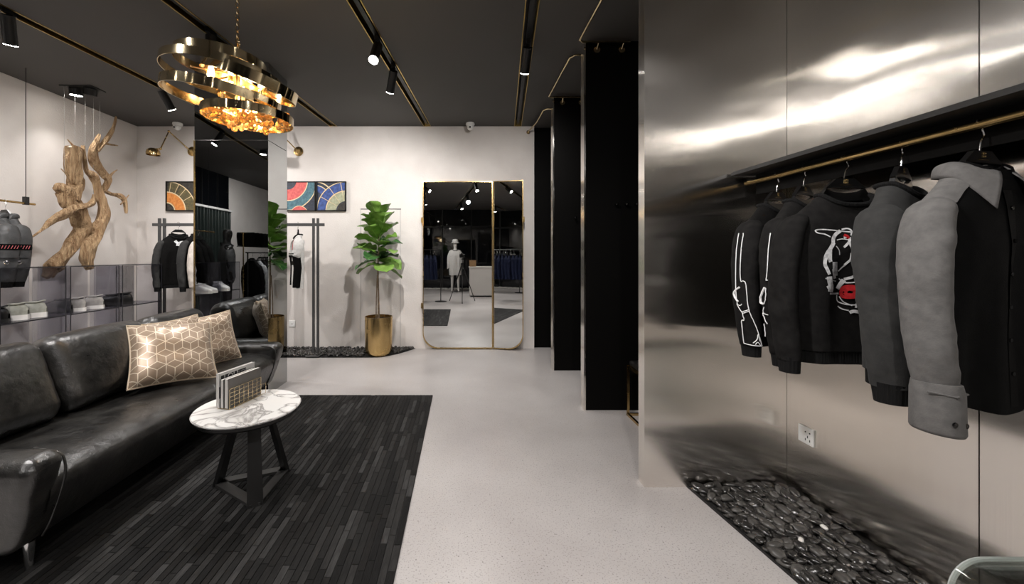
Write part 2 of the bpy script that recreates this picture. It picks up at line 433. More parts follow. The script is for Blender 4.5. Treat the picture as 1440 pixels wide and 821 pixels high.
# ceiling with four recessed lighting slots, set slightly askew to the walls
SLX = (-3.23, -1.99, -.735, .477); SH = .105; HW = .05
def slx(i, Y): return SLX[i]+SH*(Y-2.6)
cm = MB(); Y0, Y1 = YB-.1, BW+.2
edges = [(-5.32, -5.32)]
for i in range(4): edges += [(slx(i,Y0)-HW, slx(i,Y1)-HW), (slx(i,Y0)+HW, slx(i,Y1)+HW)]
edges += [(2.5, 2.5)]
for k in range(0, len(edges), 2):
    a, b = edges[k], edges[k+1]
    cm.prism([(a[0],Y0),(b[0],Y0),(b[1],Y1),(a[1],Y1)], 'z', CZ, CZ+.09)
cm.box(-5.32, Y0, CZ+.09, 2.5, Y1, CZ+.12)
ceil = struct('ceiling', cm, M['ceiling'])
whereslot = ('over the shoe shelf', 'over the sofa', 'over the rug edge', 'beside the fitting rooms')
for i in range(4):
    t = thing('lighting_track', 'recessed black lighting track with brass-lined slot '+whereslot[i], 'track', (slx(i,.4), .4, CZ), group='ceiling lighting tracks')
    ya, yb = YB+.02, BW-.005
    def strip(x0, x1, z0, z1): return MB().add([(slx(i,y)+x, y, z) for z in (z0,z1) for (y,x) in ((ya,x0),(ya,x1),(yb,x1),(yb,x0))], [(3,2,1,0),(4,5,6,7),(0,1,5,4),(1,2,6,5),(2,3,7,6),(3,0,4,7)])
    strip(-HW+.0005, -HW+.008, CZ-.004, CZ+.085).build('slot_lining', M['brass_wall'], t)
    strip(HW-.008, HW-.0005, CZ-.004, CZ+.085).build('slot_lining', M['brass_wall'], t)
    strip(-.017, .017, CZ+.02, CZ+.08).build('rail', M['black_metal'], t)
    MB().box(slx(i,yb)-HW+.009, yb-.006, CZ-.002, slx(i,yb)+HW-.009, yb, CZ+.085).build('end_plate', M['brass_wall'], t)

def spotlight(i, Y, aim, W, label, cone=75, blend=.8, group='track spotlights', rad=.05, zp=-.06, warm=(1,.96,.937)):
    x = slx(i, Y); base = Vector((x, Y, CZ)); aim = Vector(aim); piv = base+Vector((0,0,zp)); d = (aim-piv).normalized()
    t = thing('track_spotlight', label, 'spotlight', base, group=group)
    MB().box(x-.014, Y-.05, CZ-.02, x+.014, Y+.05, CZ+.018).build('adapter', M['black_metal'], t)
    MB().cyl(base+Vector((0,0,-.015)), piv, .009, n=10).build('stem', M['black_metal'], t)
    s = piv-d*.03; e = piv+d*.165
    MB().cyl(s, e, .0385, n=28).build('housing', M['black_metal'], t)
    MB().cyl(e-d*.002, e+d*.004, .036, n=24).build('lens', M['lamp_glow'], t)
    L = bpy.data.lights.new('spot_beam', 'SPOT'); L.energy = W; L.spot_size = R(cone); L.spot_blend = blend; L.shadow_soft_size = rad; L.color = warm
    lo = bpy.data.objects.new('spot_beam', L); COL.objects.link(lo); lo.parent = t
    lo.location = (e+d*.03)-base; lo.rotation_euler = d.to_track_quat('-Z', 'Y').to_euler()
    return t
W = SPOT_W
spotlight(0, 2.72, (-3.8, 3.4, 1.2), W*.8, 'lit black track spotlight over the hanging jackets', 150, 1.0)
spotlight(0, 3.96, (-2.7, 5.1, 1.05), W*1.1, 'black track spotlight over the glass shoe shelf', 155, 1.0)
spotlight(1, 2.98, (-1.95, 2.95, .5), W*.9, 'black track spotlight beside the gold chandelier', 95)
spotlight(2, 3.09, (-.9, 1.45, .2), W*.7, 'bright track spotlight tilted towards the rug', 80)
spotlight(2, 3.54, (-1.4, 5.1, 1.0), W*1.4, 'black track spotlight aimed at the potted fig', 140, 1.0, rad=.03)
spotlight(3, 3.145, (.45, 5.1, .8), W*.95, 'black track spotlight beside the fitting room rails', 130, 1.0)
off = 'track spotlights out over the shop floor'
for (i, Y, aim, k, cone, lab) in (
    (3, 1.10, (.9, 2.2, .3), .7, 100, 'black track spotlight above the steel partition end'),
    (2, .75, (1.6, 1.5, 1.05), 1.6, 110, 'black track spotlight aimed at the hanging black shirts'),
    (1, 1.05, (-2.0, 2.0, .4), 1.5, 130, 'black track spotlight aimed at the leather sofa seat'),
    (0, 1.55, (-4.2, 2.0, 1.2), .9, 140, 'black track spotlight over the white sneakers'),
    (3, -.6, (.6, .6, 0), .95, 140, 'black track spotlight above the camera tripod'),
    (2, -1.3, (-.3, -2.9, .8), 1.1, 80, 'black track spotlight aimed at the white coat'),
    (3, -2.4, (.6, -1.5, .6), .9, 80, 'black track spotlight over the white sales counter'),
    (1, -.9, (-1.6, -.4, .3), 1.0, 95, 'black track spotlight above the navy clothes rail'),
    (0, -.5, (-4.6, -1.2, 1.2), 1.9, 150, 'black track spotlight above the two-tier clothes rail'),
    (1, -2.6, (-2.4, -2.2, .3), .8, 90, 'black track spotlight near the night window')):
    spotlight(i, Y, aim, W*k, lab, cone, group=off)

# square twin downlights sunk in the ceiling
def downlight(x, y, aim, Wd, label):
    t = thing('twin_downlight', label, 'downlight', (x, y, CZ), group='twin ceiling downlights')
    MB().box(x-.16, y-.085, CZ-.008, x+.16, y+.085, CZ+.001).build('frame', M['black_metal'], t)
    for k, sx in enumerate((-.075, .075)):
        c = Vector((x+sx, y, CZ-.01)); d = (Vector(aim)-c).normalized()
        h = MB().cyl(c-d*.005, c+d*.06, .055, n=24).build('lamp_head', M['black_metal'], t)
        if k == 0:
            MB().cyl(c+d*.058, c+d*.062, .048, n=24).build('lens', M['lamp_glow'], t)
            L = bpy.data.lights.new('down_beam', 'SPOT'); L.energy = Wd; L.spot_size = R(95); L.spot_blend = .9; L.shadow_soft_size = .05; L.color = (1,.962,.937)
            lo = bpy.data.objects.new('down_beam', L); COL.objects.link(lo); lo.parent = t
            lo.location = c+d*.08-Vector(t.location); lo.rotation_euler = d.to_track_quat('-Z','Y').to_euler()
        else: MB().cyl(c+d*.056, c+d*.061, .048, n=24).build('lens', M['black_glass'], t)
downlight(-3.93, 3.98, (-4.15, 4.2, 1.3), W*.28, 'square black twin downlight above the driftwood')
downlight(-3.2, .55, (-3.4, .5, 0), W*.8, 'square black twin downlight near the black mannequin')
downlight(-2.6, -.2, (-2.7, -.3, 0), W*.7, 'square black twin downlight over the empty floor by the counter side')

# ---------------------------------------------------------------- fitting rooms: partitions end in steel edges
def steel_uv(co, n):
    if abs(n.z) > .7: return (co.x, co.y)
    tdir = Vector((0,0,1)).cross(n); tdir.normalize()
    return (co.dot(tdir), co.z)
XE = .985
def partition(y, label, hooks):
    t = thing('fitting_room_partition', label, 'partition', (XE+.3, y, 0), group='black fitting room partitions')
    MB().box(XE+.012, y, 0, 1.949, y+.08, CZ-.001).build('panel', M['black_matte'], t)
    MB().box(XE-.002, y-.002, 0, XE+.012, y+.082, CZ-.001).build('edge_strip', M['steel'], t, uv=steel_uv)
    for hx in hooks:
        q = MB(); q.cyl((hx, y, 1.66), (hx, y-.035, 1.66), .008, n=10); q.sphere((hx, y-.038, 1.66), .014, n=10, m=6); q.build('coat_hook', M['black_glass'], t)
partition(3.10, 'black partition with a row of coat hooks behind the brass stool', (1.235, 1.315, 1.395, 1.475))
partition(4.17, 'black partition closest to the tall folding mirror', (1.22,))
# big steel partition
t = thing('steel_partition', 'brushed steel partition standing by the clothes shelf', 'partition', (1.35, 2.07, 0))
MB().box(XE+.008, 2.07, 0, 1.749, 2.135, CZ-.001).build('face_sheet', M['steel'], t, uv=steel_uv)
MB().box(XE-.004, 2.068, 0, XE+.0075, 2.137, CZ-.001).build('edge_strip', M['steel'], t, uv=steel_uv)
MB().box(1.0, 2.136, 0, 1.949, 2.149, CZ-.001).build('rear_panel', M['black_matte'], t)
# steel side wall, three sheets with fine joints
sw = struct('wall_right', MB().box(RW+.012, -.42, 0, RW+.11, 2.134, CZ-.001), M['black_matte'])
for (a, b) in ((1.302, 2.069), (.452, 1.298), (-.42, .448)):
    MB().box(RW, a, 0, RW+.012, b, CZ-.001).build('steel_sheet', M['steel'], sw, uv=steel_uv)

# brass curtain rails: U of bent pipe with flanges
def rail(y_far, y_near, z, label, straight=False):
    t = thing('curtain_rail', label, 'rail', (.92, (y_far+y_near)/2, z), group='brass curtain rails')
    xl = .925
    if straight: pts = [(.885, y_far, z), (xl, y_far-.35, z), (xl, y_near+.05, z), (xl+.03, y_near, z), (1.2, y_near, z), (1.5, y_near, z)]
    else: pts = [(1.335, y_far, z), (xl+.03, y_far, z), (xl, y_far-.03, z), (xl, y_near+.04, z), (xl+.03, y_near, z), (1.5, y_near, z)]
    MB().tube(pts, .0095, 10).build('pipe', M['brass_pale'], t)
    fl = [(.885, y_far+.02)] if straight else [(1.085, y_far), (1.285, y_far)]
    for fx in fl:
        q = MB(); yf = BW-.001 if straight else y_far[0] if False else None
        wall = (BW-.001) if straight else y_far+.05
        q.cyl((fx[0], y_far, z), (fx[0], wall, z-(0 if straight else .04)), .007, n=10) if not straight else q.cyl((fx[0], y_far, z), (fx[0], wall, z), .007, n=10)
        q.cyl((fx[0], wall-.012, z-(0 if straight else .04)), (fx[0], wall, z-(0 if straight else .04)), .026, n=20)
        q.build('flange', M['brass_pale'], t)
rail(3.05, 2.19, 2.945, 'bent brass curtain rail in front of the hook-row partition')
rail(4.12, 3.25, 2.945, 'bent brass curtain rail between the two black partitions')
rail(5.10, 4.32, 2.90, 'bent brass curtain rail fixed to the white back wall', True)

# ---------------------------------------------------------------- mirrored column
cx0, cx1, cy0, cy1 = -2.40, -1.737, 3.436, 3.81
t = thing('mirrored_column', 'square column clad in smoked mirror behind the leather sofa', 'column', ((cx0+cx1)/2, (cy0+cy1)/2, 0))
MB().box(cx0+.006, cy0+.006, 0, cx1-.006, cy1-.006, CZ-.001).build('core', M['black_matte'], t)
for (z0, z1) in ((0, 2.277), (2.283, CZ-.001)):
    MB().box(cx0+.004, cy0, z0, cx1-.002, cy0+.005, z1).build('mirror_panel', M['smoke_mirror'], t)
    MB().box(cx1-.005, cy0+.001, z0, cx1, cy1-.001, z1).build('mirror_panel', M['smoke_mirror'], t)
    MB().box(cx0, cy0+.006, z0, cx0+.005, cy1-.001, z1).build('mirror_panel', M['smoke_mirror'], t)
    MB().box(cx0+.006, cy1-.005, z0, cx1-.006, cy1, z1).build('mirror_panel', M['smoke_mirror'], t)
MB().box(cx0-.003, cy0-.003, 0, cx0+.010, cy0+.003, 2.277).build('corner_trim', M['brass'], t)
MB().box(cx0+.01, cy0-.0015, 2.277, cx1, cy0+.001, 2.283).build('joint_trim', M['chrome'], t)

# ---------------------------------------------------------------- tall folding mirror
t = thing('folding_mirror', 'tall two-leaf mirror in a thin brass frame with rounded foot', 'mirror', (.1, BW-.03, 0))
def leaf(x0, x1, rl, rr, hinge, ang):
    z0, z1 = .012, 2.235
    def outline(g, n=10):
        a, b, lo, hi = x0+g, x1-g, z0+g, z1-g; pts = [(b, hi), (a, hi)]
        if rl: pts += [(a+rl-rl*math.cos(k*PI/2/n), lo+rl-rl*math.sin(k*PI/2/n)) for k in range(n+1)]
        else: pts += [(a, lo)]
        if rr: pts += [(b-rr+rr*math.sin(k*PI/2/n), lo+rr-rr*math.cos(k*PI/2/n)) for k in range(n+1)]
        else: pts += [(b, lo)]
        return pts
    Mt = Matrix.Translation((hinge, 0, 0)) @ Matrix.Rotation(ang, 4, 'Z') @ Matrix.Translation((-hinge, 0, 0))
    Y = BW-.035
    Mt = Matrix.Translation((0, Y, 0)) @ Mt
    g = MB().prism(outline(.008), 'y', -.004, .012).xf(Mt)
    lf = g.build('mirror_glass', M['mirror'], t, smooth=False)
    o1, o2 = outline(0), outline(.011); n = len(o1)
    fr = MB(); vs = []
    for yy in (-.014, .02):
        vs += [(a, yy, b) for a, b in o1]+[(a, yy, b) for a, b in o2]
    fs = []
    for k in range(n):
        j = (k+1)%n
        fs += [(k,j,n+j,n+k), (2*n+k,3*n+k,3*n+j,2*n+j), (k,2*n+k,2*n+j,j), (n+k,n+j,3*n+j,3*n+k)]
    fr.add(vs, fs).xf(Mt).build('frame', M['brass'], t)
    return Mt
Ma = leaf(-.525, .405, .2, 0, .41, 0)
Mb_ = leaf(.415, .81, 0, .2, .41, R(-13.0))
for (mt, x, z) in ((Ma, -.53, 1.72), (Ma, -.53, .58), (Mb_, .815, 1.72)):
    MB().box(x-.018, -.016, z-.035, x+.012, .02, z+.035).xf(mt).build('clasp', M['brass'], t)
for z in (.4, 1.9): MB().cyl((.41, BW-.05, z-.05), (.41, BW-.05, z+.05), .007, n=10).build('hinge', M['brass'], t)

# ---------------------------------------------------------------- cctv domes
def cctv(x, label):
    t = thing('security_camera', label, 'camera', (x, 5.02, CZ-.002), group='white security cameras')
    MB().lathe([(.001,0),(.055,0),(.058,-.02),(.05,-.035),(.001,-.036)], (x, 5.02, CZ-.002), 24, capa=False).build('mount', M['white_plastic'], t)
    MB().sphere((x, 5.015, CZ-.055), .042, n=20, m=12).build('dome', M['white_plastic'], t)
    MB().cyl((x, 4.985, CZ-.06), (x-.004, 4.963, CZ-.07), .02, n=18).build('lens_ring', M['white_plastic'], t)
    MB().cyl((x-.003, 4.972, CZ-.068), (x-.004, 4.961, CZ-.071), .012, n=16).build('lens', M['black_glass'], t)
cctv(.105, 'white dome security camera above the folding mirror')
cctv(-3.72, 'white dome security camera above the brass wall lamp')

# ================================================================ SOFA
sofa = thing('leather_sofa', 'long black leather three-seat sofa with low rounded arms', 'sofa', (-2.05, 2.45, 0))
prof = spline([(-2.32,0,.20),(-2.32,0,.37),(-2.1,0,.388),(-1.86,0,.402),(-1.72,0,.398),(-1.635,0,.372),(-1.607,0,.325),(-1.62,0,.26),(-1.655,0,.18),(-1.70,0,.115),(-1.80,0,.10),(-2.3,0,.10)], 5)
def seatfn(u, v):
    y = 1.50+1.86*u; k = v*(len(prof)-1); i = min(int(k), len(prof)-2); p = prof[i].lerp(prof[i+1], k-i)
    sag = -.012*math.sin(PI*u)**2*max(0, min(1, (p.z-.3)/.08))
    wr = .0025*noise.noise(Vector((p.x*9, y*7, 0)))
    return Vector((p.x+wr, y, p.z+sag+wr))
sm = MB().grid(seatfn, 40, 55)
sm.build('seat', M['leather'], sofa, angle=80)
def arm(yc, sgn):
    """sgn: side of the outer face; the end panel leans in towards the foot"""
    m = MB().rbox((0,0,0), (.88,.15,.37), .05, n=5, inner=6)
    def wf(p):
        x, y, z = p; f = max(0, min(1, (x+.1)/.5)); t = (.185-z)/.37
        x2 = x - f*(.02*t+.085*t*t) + f*.012*math.sin(PI*min(1,t*3))
        th = 1-.42*t if y*sgn > 0 else 1.0
        y2 = y*th - sgn*0.0
        y2 += sgn*.012*math.sin(PI*min(1, max(0,(z+.02)/.2)))
        z2 = z+ .012*f*(1-(y/.08)**2)*(1 if z > .1 else 0)
        return (-2.025+x2, yc+y2, .285+z2)
    m.warp(wf)
    a = m.build('arm', M['leather'], sofa, angle=70)
    pts = []
    for (x, z) in ((-1.72,.465),(-1.62,.45),(-1.592,.40),(-1.60,.33),(-1.625,.25),(-1.655,.17),(-1.685,.115)): pts.append((x, yc-sgn*.066, z))
    MB().tube(spline(pts, 4), .0045, 8).build('piping', M['leather'], a)
arm(1.475, -1); arm(3.345, 1)
for i, yc in enumerate((1.735, 2.375, 3.0)):
    ln = (.62, .655, .60)[i]
    m = MB().rbox((0,0,0), (.20, ln, .44), .085, n=6, puff=(.035,.0,.0), inner=8)
    Mt = Matrix.Translation((-2.235, yc, .575)) @ Matrix.Rotation(R(-21), 4, 'Y')
    def wf(p):
        w_ = .004*noise.noise(Vector((p.y*6+i*9, p.z*8, p.x*3)))
        # pinch creases near the seams
        e = abs(p.y)/(ln/2); w_ -= .006*max(0, e-.75)*4*math.sin(p.z*60)*.4
        return Vector((p.x+w_, p.y, p.z+.01*(1-e*e)))
    m.warp(wf).xf(Mt).build('back_cushion', M['leather'], sofa, angle=80)
MB().rbox((-2.43, 2.41, .37), (.15, 2.0, .56), .05, n=4).build('back_frame', M['leather'], sofa, angle=70)
MB().box(-2.36, 1.56, .035, -1.84, 3.27, .12).build('plinth', M['black_matte'], sofa)
for (x, y) in ((-1.715,1.52),(-1.715,3.32),(-2.38,1.52),(-2.38,3.32)):
    MB().tube([(x,y,0),(x,y,.11)], [.012,.02], 14).build('foot', M['chrome'], sofa)

sofa.location.z = .0112
# ================================================================ PILLOWS
def pillow(name_label, c, n, size, thick, roll, squash=1.0):
    c = Vector(c); n = Vector(n).normalized(); u = Vector((0,0,1)).cross(n).normalized(); v = n.cross(u)
    t = thing('throw_pillow', name_label, 'pillow', c, group='beige satin throw pillows')
    Rm = Matrix((( u.x, v.x, n.x),(u.y, v.y, n.y),(u.z, v.z, n.z))).to_4x4() @ Matrix.Rotation(R(roll), 4, 'Z')
    S = size/2; NN = 26
    def side(sg):
        def fn(a, b):
            x, y = a*2-1, b*2-1
            ex = 1-.075*(1-x*x); ey = 1-.075*(1-y*y)          # sides pulled in, corners out
            px_, py_ = x*S*ey, y*S*ex*squash
            h = thick/2*(max(0,1-x**4)*max(0,1-y**4))**.55
            h += .006*math.sin(9*x+5*y)*(max(abs(x),abs(y))**3)*(1-max(abs(x),abs(y))**6)
            wr = .012*noise.noise(Vector((x*2.2+c.y*9, y*2.2, sg)))*(1-max(abs(x),abs(y))**4)
            return Vector((px_, py_, sg*h+wr*sg))
        return fn
    m = MB(); m.grid(side(1), NN, NN); k = len(m.v)
    m.grid(side(-1), NN, NN); m.f = [f if f[0] < k else f[::-1] for f in m.f]
    m2 = MB(); m2.v = [Rm @ q for q in m.v]; m2.f = m.f
    uvs = [((q.x/size)+.5, (q.y/size)+.5) for q in m.v]
    me = m2.mesh('cover', M['pillow'], None, True, 80)
    L = me.uv_layers.new(name='UVMap')
    for poly in me.polygons:
        for li in poly.loop_indices: L.data[li].uv = uvs[me.loops[li].vertex_index]
    o = bpy.data.objects.new('cover', me); COL.objects.link(o); o.parent = t
    rim = []
    f1 = side(0)
    for s in range(4):
        for k2 in range(16):
            q = k2/16; ab = [(q,0),(1,q),(1-q,1),(0,1-q)][s]; rim.append(Rm @ f1(*ab))
    MB().tube(rim, .0055, 8, closed=True).build('piping', M['satin_edge'], t, local=True)
    return t
M['satin_edge'] = pm('satin_edge', rgb(190,172,148), .45, sheen=.2)
pillow('large beige satin pillow with lattice lines propped frontmost on the sofa', (-1.94, 2.58, .60), (.62,-.55,.60), .475, .15, -4, .92)
pillow('beige satin pillow wedged upright beside the sofa arm', (-1.99, 3.01, .585), (.74,-.58,.30), .40, .13, 6)
pillow('beige satin pillow mostly hidden behind the large propped pillow', (-2.055, 2.80, .60), (.88,-.28,.42), .40, .12, 2)

# ================================================================ RUG
rg = thing('patchwork_rug', 'black hide rug pieced from narrow strips under the coffee table', 'rug', (-1.09, 2.4, 0))
rx0, rx1, ry0, ry1 = -1.93, -.262, 1.38, 3.41
MB().box(rx0, ry0, 0, rx1, ry1, .007).build('backing', pm('rug_backing', (.022,.0215,.021), .95), rg)
hides = [pm('hide_%d' % k, c, .7, c2=tuple(q*1.9 for q in c), nscale=22, detail=6, stretch=(3,.6,1), bump=.5, bscale=120, spec=.25) for k, c in enumerate(((.003,.0029,.0028),(.007,.0068,.0065),(.014,.0135,.013),(.0055,.005,.0046),(.024,.0235,.023)))]
sw_, lens = .0298, (.10,.14,.19,.25,.33)
cache = {}
def strip_mesh(ln, k):
    key = (round(ln,3), k)
    if key not in cache:
        q = MB().box(-sw_/2+.0009, -ln/2+.0009, 0, sw_/2-.0009, ln/2-.0009, .004)
        for i in range(4,8): q.v[i].x *= .93; q.v[i].y *= (1-.002/ln)
        cache[key] = q.mesh('strip', hides[k], None, False)
    return cache[key]
rr = random.Random(4); cand = []
ncol = int((rx1-rx0)/sw_)
for c in range(ncol):
    x = rx0+(c+.5)*(rx1-rx0)/ncol; y = ry0-rr.random()*.12
    while y < ry1:
        ln = rr.choice(lens); a, b = max(y, ry0), min(y+ln, ry1); y += ln
        if b-a < .02: continue
        k = rr.choices(range(5), (4,4,3,2,1.1))[0]; ym = (a+b)/2
        pxl = VX+x/ym*F; pyl = VY+H/ym*F
        vis = pxl > 20 and pyl < 815 and not (x < -1.62)
        cand.append(((0 if vis else 1, -(sw_*(b-a))/ym**3), x, ym, b-a, k))
cand.sort(key=lambda q: q[0])
rest = MB(); restd = {k: MB() for k in range(5)}
for n_, (_, x, ym, ln, k) in enumerate(cand):
    if n_ < 300:
        o = bpy.data.objects.new('strip', strip_mesh(ln, k)); COL.objects.link(o); o.parent = rg
        o.location = Vector((x, ym, .007))-Vector(rg.location)
    else: restd[k].box(x-sw_/2+.0009, ym-ln/2+.0009, .007, x+sw_/2-.0009, ym+ln/2-.0009, .011)
# remaining strips: one joined part with five hide tones
me = bpy.data.meshes.new('small_strips'); vs = []; fs = []; mi = []
for k in range(5):
    o0 = len(vs); vs += [tuple(q-Vector(rg.location)) for q in restd[k].v]; fs += [tuple(i+o0 for i in f) for f in restd[k].f]; mi += [k]*len(restd[k].f)
me.from_pydata(vs, [], fs); [me.materials.append(h) for h in hides]; me.polygons.foreach_set('material_index', mi); me.update()
o = bpy.data.objects.new('small_strips', me); COL.objects.link(o); o.parent = rg; o['kind'] = 'stuff'

# ================================================================ COFFEE TABLE
TC = Vector((-1.134, 2.04, 0)); TZ = .45; RUGZ = .011
tb = thing('coffee_table', 'small round coffee table with veined white marble top and black legs', 'table', (TC.x, TC.y, RUGZ))
MB().lathe([(.001,TZ-.016),(.246,TZ-.016),(.255,TZ-.011),(.257,TZ-.005),(.253,TZ),(.001,TZ)], TC, 64, capa=False).build('marble_top', M['marble'], tb, angle=30)
MB().lathe([(.001,TZ-.04),(.236,TZ-.04),(.243,TZ-.032),(.243,TZ-.0165),(.001,TZ-.0165)], TC, 64, capa=False).build('rim', M['black_metal'], tb, angle=30)
feet = [Vector((-1.325,2.085,RUGZ)), Vector((-1.025,1.90,RUGZ)), Vector((-1.02,2.215,RUGZ))]
cen = sum(feet, Vector())/3
for i, f in enumerate(feet):
    top = Vector((lerp(cen.x, f.x, .42), lerp(cen.y, f.y, .42), TZ-.04)); out = (f-cen); out.z = 0; out.normalize(); sd = Vector((-out.y, out.x, 0))
    b0 = f+Vector((0,0,.0)); wd = (.032,.036,.03)[i]
    q = MB(); vs = []
    for (c, w_) in ((b0, wd), (top, wd*.8)):
        for (a, b) in ((-1,-1),(1,-1),(1,1),(-1,1)): vs.append(c+sd*a*w_+out*b*.011)
    q.add(vs, [(3,2,1,0),(4,5,6,7),(0,1,5,4),(1,2,6,5),(2,3,7,6),(3,0,4,7)]).build('leg', M['black_metal'], tb)
base_m = pm('base_steel', (.10,.098,.095), .4, .8)
for (a, b) in ((0,1),(1,2),(0,2)):
    MB().bar(feet[a]+Vector((0,0,.008)), feet[b]+Vector((0,0,.008)), .05, .014).build('base_bar', base_m, tb)
MB().bar(Vector((-1.10,2.02,TZ-.045)), Vector((-1.085,2.0,.17)), .03, .012).build('hanging_strap', M['black_metal'], tb)

# magazine holder with three magazines
B0 = Vector((-1.205, 1.975, TZ+.001)); dd = Vector((.245,.97,0)).normalized(); nn = Vector((.97,-.245,0)).normalized()
def lp(s, n, z): return B0+dd*s+nn*n+Vector((0,0,z))
hd = thing('magazine_holder', 'gold wire magazine holder on the marble table', 'magazine holder', lp(.12,-.03,0))
q = MB(); r_ = .0015; Lh = .215; hh = .105
for nf in (0, -.078):
    for k in range(8): q.tube([lp(.01+Lh*k/7, nf, 0.003), lp(.01+Lh*k/7, nf, hh)], r_, 6)
    for k in range(6): q.tube([lp(.01, nf, .003+(hh-.003)*k/5), lp(.01+Lh, nf, .003+(hh-.003)*k/5)], r_*(1.3 if k in (0,5) else 1), 6)
q.build('wire_grid', M['brass_pale'], hd)
q = MB()
for k in range(5): q.tube([lp(.01+Lh*k/4, 0, .003), lp(.01+Lh*k/4, -.078, .003)], r_, 6)
q.tube([lp(.225,0,.003), lp(.262,0,.003), lp(.262,0,.06), lp(.225,0,.06)], r_, 6)
q.build('wire_base', M['brass_pale'], hd)
paper = pm('paper_edge', (.62,.60,.57), .8, c2=(.5,.48,.46), nscale=300, stretch=(1,1,.02))
def magazine(n0, th, ht, ln, s0, mcov, label):
    t = thing('magazine', label, 'magazine', lp(s0+ln/2, n0, .006), group='magazines on the table')
    c = lp(s0+ln/2, n0, .006+ht/2)
    MB().obox(c, dd*(ln/2-.002), nn*(th/2-.0012), Vector((0,0,ht/2-.002))).build('pages', paper, t)
    for sg in (-1, 1): MB().obox(c+nn*sg*(th/2-.0006), dd*ln/2, nn*.0006, Vector((0,0,ht/2))).build('cover', mcov, t)
    return t
cov_dark = pm('cover_dark', (.012,.012,.012), .3); cov_grey = pm('cover_grey', (.16,.15,.14), .45, c2=(.12,.115,.105), nscale=5); cov_w = pm('cover_white', (.62,.61,.59), .4)
ma = magazine(-.066, .017, .178, .24, 0, cov_w, 'thick white-edged magazine with black title band in wire holder')
magazine(-.040, .020, .150, .225, .002, cov_dark, 'dark-spined magazine in the middle of the wire holder')
magazine(-.0155, .022, .153, .225, .004, cov_grey, 'plain grey-covered magazine against the wire grid')
# printed title band on the white magazine (its upper part shows above the others)
nz = -.066+.0086
MB().obox(lp(.095, nz, .140), dd*.082, nn*.0003, Vector((0,0,.030))).build('title_band', cov_dark, ma)
MB().obox(lp(.03, nz, .085), dd*.028, nn*.0003, Vector((0,0,.03))).build('title_band', cov_dark, ma)
def text_mesh(name, s, size, org, xdir, ydir, mat, parent, ex=.0004):
    cu = bpy.data.curves.new(name, 'FONT'); cu.body = s; cu.size = size; cu.extrude = ex
    o = bpy.data.objects.new(name, cu); COL.objects.link(o)
    dg = bpy.context.evaluated_depsgraph_get(); me = bpy.data.meshes.new_from_object(o.evaluated_get(dg)); bpy.data.objects.remove(o)
    xd, yd = Vector(xdir).normalized(), Vector(ydir).normalized(); zd = xd.cross(yd)
    Mt = Matrix(((xd.x,yd.x,zd.x,org[0]),(xd.y,yd.y,zd.y,org[1]),(xd.z,yd.z,zd.z,org[2]),(0,0,0,1)))
    pl = wloc(parent); me.transform(Matrix.Translation(-pl) @ Mt); me.materials.clear(); me.materials.append(mat)
    ob = bpy.data.objects.new(name, me); COL.objects.link(ob); ob.parent = parent; return ob
text_mesh('title_lettering', 'LOU', .046, lp(.03, nz+.0008, .138), dd, (0,0,1), cov_w, ma)
text_mesh('title_lettering', 'FUOR', .026, lp(.115, nz+.0008, .146), dd, (0,0,1), pm('print_grey', (.3,.3,.3), .5), ma)

# ================================================================ CHANDELIER
CY = 2.05; CX = (334-VX)/F*CY
ch = thing('gold_chandelier', 'polished gold chandelier of looping metal bands hung over the coffee table', 'chandelier', (CX, CY, CZ))
M['gold'] = pm('polished_gold', (.82,.68,.43), .10, 1)
M['gold_in'] = pm('amber_gold', (.86,.60,.29), .16, 1)
def band(cxp, cyp, Rr, roll, pitch, wd, dy=0.0):
    c = P(cxp, cyp, CY+dy)
    Mt = Matrix.Translation(c) @ Matrix.Rotation(R(roll), 4, 'Y') @ Matrix.Rotation(R(pitch), 4, 'X')
    n = 72; m = MB(); vs = []
    for (r, z) in ((Rr, -wd/2), (Rr, wd/2), (Rr-.003, wd/2), (Rr-.003, -wd/2)):
        vs += [Mt @ Vector((r*math.cos(2*PI*k/n), r*math.sin(2*PI*k/n), z)) for k in range(n)]
    fs = [(a*n+k, a*n+(k+1)%n, ((a+1)%4)*n+(k+1)%n, ((a+1)%4)*n+k) for a in range(4) for k in range(n)]
    m.add(vs, fs).build('band', M['gold'], ch, angle=30)
    m2 = MB(); vs = []
    for (r, z) in ((Rr-.0032, wd/2-.004), (Rr-.0032, -wd/2+.004)):
        vs += [Mt @ Vector((r*math.cos(2*PI*k/n), r*math.sin(2*PI*k/n), z)) for k in range(n)]
    m2.add(vs, [(k,(k+1)%n,n+(k+1)%n,n+k) for k in range(n)]).build('band_lining', M['gold_in'], ch, angle=30)
    return c, Mt
band(312, 88, .212, 4, 3, .046)
band(354, 116, .232, 19, 4, .054)
band(318, 110, .292, 7, 0, .040, .02)
band(312, 138, .268, 9, 2, .046)
band(352, 142, .150, 10, 0, .036)
ce, Me_ = band(350, 165, .220, 3, 2, .042)
